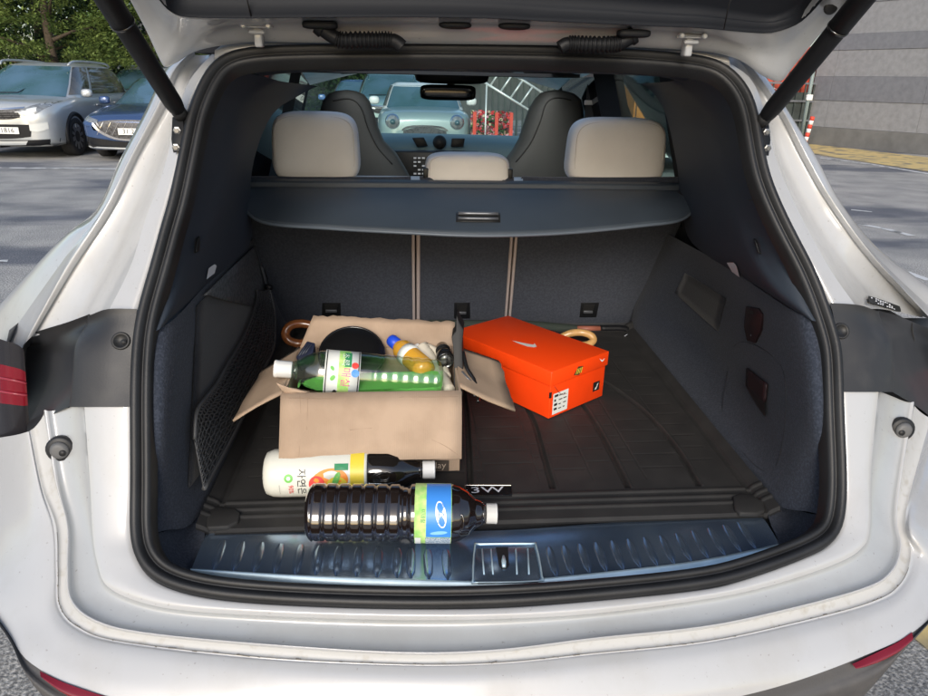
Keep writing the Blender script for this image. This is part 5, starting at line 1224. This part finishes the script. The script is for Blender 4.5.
def capped(b, R, d0, d1, r, m, n=36):
    return lathe('cap', [(0, r * .9), (.04, r), (.80, r), (.82, r * 1.03), (.96, r * 1.03), (1, r * .9)], b.P(d0, 0, 0), b.P(d1, 0, 0), m, R, n, warp=lambda s, a, q: q * (1 - (.025 if int(a * 24 / PI) % 2 else 0)))
# green drink bottle lying across the box: A = base (right), B = cap (left)
b = Bottle(at(441, 381, 1.262), at(274, 368.5, 1.245)); b.u *= 1
R = bottle_root('green_drink_bottle', 'clear plastic bottle with green liquid and white label lying across the box top', b, .046)
r_ = .044
if b.u.y > 0: b.u *= -1
def gr(s):
    pts = [(0, .030), (.012, .040), (.04, r_), (.66, r_), (.74, r_ * .93), (.82, r_ * .68), (.88, r_ * .40), (.905, .0145), (.93, .0135), (1, .0135)]
    rr = float(np.interp(s, [p[0] for p in pts], [p[1] for p in pts]))
    if .05 < s < .42: rr -= .0016 * (1 + math.cos(2 * PI * s / .062)) / 2
    return rr
ss = np.linspace(0, .93, 110)
lathe('bottle_shell', [(0, 0)] + [(s, gr(s)) for s in ss], b.A, b.B, M['pet'], R, 40)
zl = b.A.z + .001
vs = []; n = 36; ss2 = np.linspace(.012, .86, 70)
for s in ss2:
    for k in range(n):
        p = b.P(s, 2 * PI * k / n, gr(s) - .0018); p.z = min(p.z, zl + .004 - .0 * s); vs.append(p)
fs = [(i * n + k, i * n + (k + 1) % n, (i + 1) * n + (k + 1) % n, (i + 1) * n + k) for i in range(69) for k in range(n)]
lq_ = mesh('green_liquid', vs, fs, M['green_liquid'], R, True)
for p_ in lq_.data.polygons:
    if all(lq_.data.vertices[i].co.z > zl + .0039 for i in p_.vertices): p_.use_smooth = False
capped(b, R, .895, 1.0, .0165, M['capw'])
lathe('neck_ring', [(0, .015), (.3, .018), (.7, .018), (1, .015)], b.P(.865, 0, 0), b.P(.885, 0, 0), M['pet'], R, 24)
lb_ = lathe('label', [(0, r_ + .0008), (1, r_ + .0008)], b.P(.50, 0, 0), b.P(.705, 0, 0), M['lwhite'], R, 40)
lb_.data.polygons[-1].use_smooth = False
dwn = 1 if b.v.z < 0 else -1
R_ = r_ + .0014
band('label_stripe', b, .56, .625, -1.7, 1.7, R_, M['llime'], lb_)
band('label_line', b, .505, .511, -1.7, 1.7, R_, M['ink'], lb_); band('label_line', b, .692, .698, -1.7, 1.7, R_, M['ink'], lb_)
band('label_panel', b, .552, .592, -1.5, -.70, R_ + .0003, M['ldgreen'], lb_)
wraptext('label_text', b, '초록', .0165, .590, -1.08, R_ + .0006, M['lwhite'], lb_, fy=-1, sx=1.1)
wraptext('label_text', b, '매실', .0195, .585, -.25, R_ + .0009, M['lpink'], lb_, fy=-1, sx=1.1)
blob('label_seal', b, ell(.0065, .0065), .53, -dwn * .78, R_ + .0004, M['lred'], lb_); blob('label_seal', b, ell(.0075, .0075), .527, -dwn * .45, R_ + .0004, M['lblue'], lb_)
blob('label_seal', b, ell(.004, .009), .64, dwn * .55, R_ + .0004, M['ink'], lb_); blob('label_seal', b, ell(.004, .006, rot=.6), .655, -dwn * .2, R_ + .0004, M['lgreen'], lb_); blob('label_seal', b, ell(.003, .005, rot=-.6), .66, -dwn * .6, R_ + .0004, M['lgreen'], lb_)
fix(R)
# mango drink bottle lying on the mat under the box front
b = Bottle(az(266, 473, .781), az(435, 469.5, .781)); r_ = .0435
if b.u.y > 0: b.u *= -1
dwn = 1 if b.v.z < 0 else -1
R = bottle_root('mango_drink_bottle', 'dark drink bottle in a white sleeve printed with a mango, lying half under the box', b, r_)
sl = lathe('label_sleeve', [(0, .0), (0, .030), (.012, .038), (.05, .0425), (.10, r_), (.585, r_), (.60, r_ * .99)], b.A, b.B, mat('sleeve_cream', (.70, .70, .62), .35, noise=(5, .06)), R, 40)
M['dark_liquid'] = mat('dark_bottle', (.010, .008, .007), .07, coat=1)
def wob(s, a, q): return q * (1 + .018 * math.sin(a * 9) * (1 if .62 < s < .8 else 0))
lathe('bottle_shoulder', [(.598, r_ * .96), (.61, r_ * .985), (.72, r_ * .97), (.78, r_ * .88), (.84, r_ * .66), (.89, .018), (.92, .0135), (.99, .0135)], b.A, b.B, M['dark_liquid'], R, 48, warp=wob)
capped(b, R, .925, 1.0, .0165, M['capw'])
lathe('neck_ring', [(0, .015), (.5, .0175), (1, .015)], b.P(.90, 0, 0), b.P(.915, 0, 0), M['dark_liquid'], R, 24)
q_ = r_ + .0006
band('label_band', b, .505, .585, -1.8, 1.8, q_, M['lyel'], sl)
blob('mango_print', b, [(x * 1, y) for x, y in ell(.034, .024, 26, .25)], .385, -.12, q_ + .0003, M['lorange'], sl)
blob('mango_print', b, ell(.018, .014, 20), .43, -.02, q_ + .0005, M['lyel'], sl)
blob('mango_print', b, ell(.014, .015, 20), .315, -.05, q_ + .0006, M['lred'], sl)
blob('leaf_print', b, ell(.016, .0055, 14, 1.2), .425, -.20, q_ + .0009, M['lgreen'], sl)
blob('leaf_print', b, [(-.012, -.006), (.012, -.006), (.012, .006), (-.012, .006)], .455, -.72, q_ + .0009, M['ldgreen'], sl)
wraptext('label_text', b, '자연은', .017, .225, -.10, q_ + .0006, M['ink'], sl, sx=1.1, flip=1 if dwn > 0 else -1)
blob('label_seal', b, ell(.0075, .008), .155, -.30, q_ + .0004, M['lgreen'], sl); blob('label_seal', b, ell(.0035, .0035), .155, -.30, q_ + .0007, M['lwhite'], sl)
wraptext('label_text', b, '90%', .012, .165, .20, q_ + .0006, M['lred'], sl, sx=1, flip=1 if dwn > 0 else -1)
wraptext('label_text', b, 'ㅡㅡㅡㅡ', .006, .10, dwn * .2, q_ + .0006, M['ink'], sl, sx=1.0, flip=1 if dwn > 0 else -1)
for k_, rr_ in enumerate((.006, .010, .0135)):
    pts = [b.P(.70 + (rr_ * 1.5 * math.cos(t + k_)) / b.L, dwn * (-.25) + rr_ * .8 * math.sin(t + k_) / r_, r_ * .965) for t in np.linspace(0, 3.6, 14)]; tube('moulded_script', pts, .0011, M['dark_liquid'], R, 6)
fix(R)
# large dark bottle in front
b = Bottle(az(308, 512, .786), az(497, 513.5, .783)); r_ = .0475
if b.u.y > 0: b.u *= -1
dwn = 1 if b.v.z < 0 else -1
R = bottle_root('dark_liquid_bottle', 'large ribbed clear bottle of black liquid with green and blue label, nearest the sill', b, r_)
M['black_liquid'] = mat('black_liquid', (.012, .008, .007), .05, coat=1, spec=.8)
def bw_(s):
    pts = [(0, .036), (.012, .043), (.03, r_), (.485, r_), (.505, r_ * .88), (.525, r_ * .88), (.545, r_), (.76, r_), (.80, r_ * .93), (.845, r_ * .76), (.885, r_ * .50), (.915, .020), (.935, .014), (1, .0135)]
    return float(np.interp(s, [p[0] for p in pts], [p[1] for p in pts]))
def bwarp(s, a, q):
    if .03 < s < .49:
        u = (s - .03) / .066 % 1; g = 1 - math.exp(-((u - .0) / .10) ** 2) - math.exp(-((u - 1) / .10) ** 2); c4 = max(abs(math.cos(a)), abs(math.sin(a)))
        return q * (1 - .075 * (1 - g)) * (1 - .035 * math.cos(4 * a + PI) )
    return q
lathe('bottle_body', [(0, 0)] + [(s, bw_(s)) for s in np.linspace(0, .94, 170)], b.A, b.B, M['black_liquid'], R, 56, warp=bwarp)
for s_ in (.805,):
    tube('shoulder_ring', [b.P(s_ + .012 * math.cos(t), -.25 + .30 * math.sin(t), r_ * .915 - .001) for t in np.linspace(0, 2 * PI, 24)[:-1]], .0016, M['black_liquid'], R, 6, True)
capped(b, R, .942, 1.0, .0165, mat('grey_cap', (.60, .60, .58), .45))
lathe('neck_ring', [(0, .015), (.5, .0185), (1, .015)], b.P(.918, 0, 0), b.P(.93, 0, 0), M['black_liquid'], R, 24)
lb_ = lathe('label', [(0, r_ + .0008), (1, r_ + .0008)], b.P(.565, 0, 0), b.P(.755, 0, 0), M['llime'], R, 48)
q_ = r_ + .0013
band('label_panel', b, .625, .752, -1.9, dwn * .28 if dwn > 0 else 1.9, q_, M['lblue'], lb_) if dwn > 0 else band('label_panel', b, .625, .752, -.28, 1.9, q_, M['lblue'], lb_)
band('label_panel', b, .622, .752, dwn * .31, dwn * 1.7, q_, M['lgrey'], lb_)
band('label_panel', b, .568, .598, dwn * .31, dwn * 1.7, q_, M['lwhite'], lb_)
blob('label_cloud', b, ell(.0085, .022, 20, .15), .70, -dwn * .55, q_ + .0004, M['lwhite'], lb_)
wraptext('label_text', b, '수소수', .014, .70, -dwn * .55, q_ + .0008, M['lblue'], lb_, flip=1 if dwn > 0 else -1)
blob('label_wave', b, ell(.014, .0035, 16, .1), .69, dwn * .08, q_ + .0004, mat('label_sky', (.25, .55, .85), .4), lb_)
wraptext('label_text', b, '미네랄', .008, .607, -dwn * .5, q_ + .0004, M['ldgreen'], lb_, flip=1 if dwn > 0 else -1)
fix(R)

# ---- orange shoe box
M['orb'] = mat('orange_card', (.93, .060, .004), .45, noise=(30, .04), bump=(200, .05, .0005)); M['orb2'] = mat('orange_lid_card', (.95, .065, .005), .42, bump=(200, .05, .0005))
o0 = Vector((.172, 1.385, .7375)); d1 = Vector((-.598, .80, 0)).normalized(); d2 = Vector((d1.y, -d1.x, 0)); L1, L2, Hh = .335, .196, .118
SR = root('shoe_box', 'bright orange shoe box with lid and white tick logo resting on the rubber mat', 'box', tuple(o0))
def sb(a, b_, c): return o0 + d1 * a + d2 * b_ + Vector((0, 0, c))
def sbox(name, a0, a1, b0, b1, c0, c1, m, bv=.0015, par=None):
    o = mesh(name, [sb(a, b_, c) for a in (a0, a1) for b_ in (b0, b1) for c in (c0, c1)], BOXF, m, None)
    if bv: bevel(o, bv)
    o.parent = par or SR; return o
sbox('box_body', 0, L1, 0, L2, 0, Hh - .004, M['orb'])
lid = sbox('lid', -.004, L1 + .004, -.004, L2 + .004, Hh - .036, Hh, M['orb2'], .002)
# the body's end below the lid
sw = [(-.5, .10), (-.30, .02), (-.1, -.03), (.05, -.045), (.2, -.02), (.5, .10), (.22, .055), (.08, .02), (-.02, .03), (-.12, .055), (-.2, .085), (-.22, .12), (-.30, .06)]
swoosh = [(-.50, .04), (-.20, -.015), (.10, -.075), (.28, -.10), (.40, -.09), (.46, -.05), (.47, .0), (.42, .055), (.40, .03), (.38, -.01), (.30, -.03), (.12, -.012), (-.2, .02)]
def place(pts, O, U, V, s, m, name, par, e=.0008):
    n = Vector(U).cross(Vector(V)).normalized(); vs = [O + U * x * s + V * y * s + n * e for x, y in pts]
    bmx = bmesh.new(); vv = [bmx.verts.new(v) for v in vs]; f = bmx.faces.new(vv); bmesh.ops.triangulate(bmx, faces=[f]); me = bpy.data.meshes.new(name); bmx.to_mesh(me); bmx.free(); o = link(name, me, m, None); o.parent = par; return o
def ontop(x, y): return az(x, y, o0.z + Hh + .0008)
tick = [(512,340.5),(520,342.2),(529,344),(533,344.6),(534.5,343.8),(534,342.5),(536.8,346.6),(534,347.4),(527,346.4),(519,343.6)]
vs = [ontop(x, y) for x, y in tick]; bmx = bmesh.new(); f = bmx.faces.new([bmx.verts.new(v) for v in vs]); bmesh.ops.triangulate(bmx, faces=[f]); me = bpy.data.meshes.new('tick_logo'); bmx.to_mesh(me); bmx.free(); o = link('tick_logo', me, M['lwhite'], None); o.parent = lid
# end face (b axis, at a = 0) and lid front
U, V = d2, Vector((0, 0, 1))
tk = [(-.5, .32), (-.15, -.12), (.02, -.2), (.16, -.16), (.5, .14), (.1, .0), (-.02, .0), (-.2, .1)]
place(tk, sb(-.0045, L2 - .022, Hh - .016), U, V, .022, M['lwhite'], 'tick_logo', lid)
lbx = place([(-.5, -.5), (.5, -.5), (.5, .5), (-.5, .5)], sb(-.0005, .036, .033), U, V, .052, M['lwhite'], 'size_label', SR)
rg = random.Random(2)
for i in range(4):
    for j in range(3):
        w_ = rg.uniform(.1, .26)
        place([(0, 0), (w_, 0), (w_, .05 + .06 * (j == 0)), (0, .05 + .06 * (j == 0))], sb(-.0009, .036 + (-.42 + j * .3) * .052, .033 + (.32 - i * .21) * .052), U, V, .052, M['ink'], 'label_print', SR)
place([(-.5, -.5), (.5, -.5), (.5, .5), (-.5, .5)], sb(-.0005, L2 - .030, .035), U, V, .024, M['ink'], 'mark_square', SR)
place([(-.3, -.3), (.0, -.32), (.3, .3), (.1, .25), (0, .0)], sb(-.001, L2 - .030, .035), U, V, .024, M['lwhite'], 'mark_square', SR)
fo = place([(-.5, -.2), (.1, -.35), (.5, .25), (-.05, .35)], sb(-.0045, .088, Hh - .021), U, V, .032, mat('dark_opening', (.05, .03, .02), .6), 'finger_opening', lid)
for k_ in range(4): place([(-.32 + k_ * .18, -.2), (-.24 + k_ * .18, -.2), (-.12 + k_ * .18, .22), (-.20 + k_ * .18, .22)], sb(-.0052, .088, Hh - .021), U, V, .032, M['lyel'], 'opening_stripe', lid)
cut = [sb(-.0012, .012 + .045 * f, Hh - .040 - .030 * math.sin(PI * min(1, f * 1.2) * .5) + .0 * f) for f in np.linspace(0, 1, 10)]
o = tube('flap_cut', cut, .0007, mat('cut_line', (.25, .03, .01), .8), None, 5); o.parent = SR
o = box('corner_tag', -.001, .001, -.001, .001, -.001, .001, M['ink'], None); bpy.data.objects.remove(o)
sbox('corner_tag', -.0015, .0015, -.0015, .004, .052, .066, M['ink'], 0)
fix(SR)
for ch in SR.children:
    pass

# ---- odds and ends in the box
def child(o, R): o.parent = R; o.matrix_parent_inverse = Matrix.Translation(-Vector(R.location)); return o
c = at(352, 356, 1.375); R = root('black_pan', 'round black lid standing on edge behind the green bottle in the box', 'lid', tuple(c))
ax_ = Vector((.05, -1, 1.35)).normalized()
child(lathe('lid_dome', [(-.6, 0), (-.5, .040), (-.2, .058), (0, .064), (.10, .0675), (.28, .0685), (.36, .066), (.55, .058), (.72, .040), (.80, .018), (.82, 0)], c, c + ax_ * .03, mat('black_lid', (.006, .006, .0065), .42, spec=.35, bump=(200, .1)), None, 48), R)
child(tube('lid_rim', [c + ax_ * .009 + (ax_.orthogonal().normalized() * math.cos(t) + ax_.cross(ax_.orthogonal().normalized()) * math.sin(t)) * .0675 for t in np.linspace(0, 2 * PI, 48)[:-1]], .0028, M['gloss'], None, 8, True), R)
c0, c1 = at(391, 339.5, 1.40), at(428, 372, 1.30); R = root('yellow_bottle', 'small amber yellow bottle with blue cap and white label leaning in the box', 'bottle', tuple(c0))
dd = c1 - c0
child(lathe('cap', [(0, .0), (0, .012), (.03, .0135), (.20, .0135)], c0, c1, mat('blue_cap', (.015, .07, .62), .4), None, 24), R)
child(lathe('bottle_body', [(.19, .012), (.24, .016), (.34, .0235), (.9, .0235), (1, .018), (1, 0)], c0 - dd * .02, c1, mat('amber_liquid', (.70, .36, .04), .2, coat=.6), None, 28), R)
child(lathe('label', [(0, .0242), (1, .0242)], c0 + dd * .42, c0 + dd * .56, M['lwhite'], None, 28), R)
# crumpled paper
def crumple(name, label, cat_, c, h, m, seed, n=3):
    bmx = bmesh.new(); bmesh.ops.create_icosphere(bmx, subdivisions=n, radius=1); rg = random.Random(seed)
    for v in bmx.verts:
        k = 1 + rg.uniform(-.28, .22); v.co = Vector((v.co.x * h[0], v.co.y * h[1], v.co.z * h[2])) * k
    me = bpy.data.meshes.new(name); bmx.to_mesh(me); bmx.free(); o = link(name, me, m); o.location = c; return tag(o, label, cat_)
M['paper'] = mat('white_tissue', (.72, .72, .72), .8); M['cloth'] = mat('cream_cloth', (.62, .57, .47), .9, bump=(150, .3, .001))
crumple('crumpled_tissue', 'crumpled white tissue between the yellow bottle and the cream glove in the box', 'tissue', at(412, 352, 1.385), (.030, .022, .016), M['paper'], 4)
R = root('cream_glove', 'cream cotton roll with a round pale end lying at the right of the box', 'glove', tuple(at(424, 352, 1.39)))
P = curve([at(421,349,1.39), at(428,357,1.37), at(436,370,1.33), at(445,384,1.275), at(449,390,1.25)], 5)
child(tube('glove_roll', P, [.020 - .006 * abs(math.sin(i * 1.7)) * .5 - .006 * i / len(P) for i in range(len(P))], M['cloth'], None, 14), R)
child(tube('tube_end', [P[-1], P[-1] + (P[-1] - P[-3]) * .35], .0115, mat('pale_tube', (.66, .62, .50), .5), None, 16), R)
child(tube('glove_fold', curve([at(426,347,1.395), at(436,352,1.38), at(442,364,1.345), at(447,377,1.30)], 5), .009, M['cloth'], None, 10), R)
c = at(442, 347, 1.38); e = at(446, 361, 1.32); R = root('torch', 'short black torch standing at the right rear of the box', 'torch', tuple(c))
child(lathe('torch_barrel', [(0, .0), (0, .013), (.5, .0145), (.6, .017), (1, .0185), (1, .015), (.93, .0135), (.93, 0)], c, e, M['gloss'], None, 28), R)
child(lathe('torch_glass', [(0, .013), (1, .013), (1, 0)], e - (e - c) * .10, e - (e - c) * .03, mat('torch_lens', (.20, .21, .21), .15, metal=.5, noise=(150, .9)), None, 20), R)
for k_ in range(3):
    f = .25 + k_ * .14; child(tube('grip_ring', [c.lerp(e, f), c.lerp(e, f + .05)], .0158, M['black'], None, 20), R)
c = at(457, 340, 1.30)
bp3 = [(456.5,315),(459,322),(463.5,330),(462,345),(463,370),(463,396),(453,394),(454,372),(453.5,350),(451.5,337),(456,331)]
o = prism('black_folder', [at(x, y, 1.262 + (396 - y) * .0008) - c for x, y in bp3], (.006, .05, 0), mat('black_sheet', (.012, .012, .012), .6), None, .001); o.location = c
tag(o, 'thin glossy black plastic sheet standing upright at the right wall of the box', 'plastic sheet')
for nm, lab, pts, r, m in (('black_cable', 'black cable hanging out over the right flap of the box', [(463,352,1.31),(467,368,1.28),(474,380,1.26),(477,392,1.24),(478,402,1.22)], .0042, M['gloss']), ('grey_cable', 'grey cable looping beside the black cable over the right flap', [(462,372,1.27),(467,378,1.255),(472,384,1.25),(475,396,1.235)], .003, M['satin'])):
    tag(tube(nm, curve([at(*p) for p in pts], 6), r, m, None, 8), lab, 'cable')
cq = [(296,357),(307,341),(315,343),(313,352),(300,360)]; M['cardd'] = mat('dark_blue_pack', (.02, .025, .05), .3, coat=.4)
R = root('dark_pack', 'small dark blue pack with fine print at the left inside the box', 'packet', tuple(at(304, 350, 1.33)))
child(prism('pack_body', [at(x, y, 1.32 + (360 - y) * .002) for x, y in cq], (0, .012, -.03), M['cardd'], None, .001), R)
for k_ in range(3): child(tube('pack_print', [at(299 + k_ * 3, 356 - k_ * 1.2, 1.315 + k_ * .004), at(307 + k_ * 2.2, 344 + k_ * .3, 1.34)], .0006, M['satin'], None, 4), R)
# umbrellas at the back
M['wood'] = mat('varnished_wood', (.30, .105, .035), .25, coat=.7, noise=(30, .3)); M['pale_wood'] = mat('pale_bamboo', (.68, .40, .15), .35, coat=.4, noise=(25, .25))
def umbrella(label, hpts, Y, hr, m, spts, cloth, r=.022, name='umbrella'):
    R = root(name, label, 'umbrella', tuple(at(hpts[0][0], hpts[0][1], Y)))
    child(tube('handle', curve([at(x, y, Y + d) for x, y, d in hpts], 6), hr, m, None, 14), R)
    P = curve([at(x, y, Y2) for x, y, Y2 in spts], 6); n = len(P)
    child(tube('folded_canopy', P, [r * (.5 + .5 * math.sin(PI * min(1, .15 + i / n))) for i in range(n)], cloth, None, 10), R); return R
M['ucl'] = mat('dark_green_cloth', (.03, .04, .032), .8, bump=(80, .4)); M['ucb'] = mat('black_cloth', (.02, .02, .022), .8, bump=(80, .4))
umbrella('umbrella with a curved red brown wooden handle behind the left of the box', [(322,330,0),(312,325.5,0),(300,323.5,0),(290,326,-.01),(285.5,333,-.02),(288.5,340,-.03),(298,343.5,-.03),(309,342.5,-.03)], 1.88, .0125, M['wood'], [(320,331,1.90),(360,329,1.93),(410,328,1.95)], M['ucb'])
umbrella('umbrella with a pale bamboo ring handle behind the shoe box', [(560,338,0),(570,333.5,0),(581,332.5,0),(590,335,-.01),(593.5,340,-.02),(588,344.5,-.03),(578,345.5,-.03)], 1.84, .0105, M['pale_wood'], [(562,338,1.86),(520,334,1.90),(480,332,1.93)], M['ucb'])
R = root('folding_umbrella', 'long dark umbrella with a red brown collar lying along the foot of the seats', 'umbrella', tuple(at(500, 328, 1.98)))
child(tube('folded_canopy', curve([at(x, y, 1.985) for x, y in ((428,323),(470,325),(520,326),(556,328),(578,328.5))], 5), [.010 + .008 * math.sin(PI * i / 20) for i in range(21)], M['ucl'], None, 10), R)
child(tube('handle_collar', [at(577, 328.5, 1.98), at(600, 328.5, 1.98)], .0085, mat('red_brown', (.32, .11, .07), .5), None, 10), R)
child(tube('handle', curve([at(x, y, 1.98) for x, y in ((600,328.5),(622,328.5),(629,331.5))], 4), .0105, M['black'], None, 10), R)
child(tube('wrist_cord', curve([at(x, y, 1.93) for x, y in ((628,334),(618,339),(604,338),(598,341),(610,343),(628,341))], 5), .0022, M['satin'], None, 6), R)
bpy.context.view_layer.update()
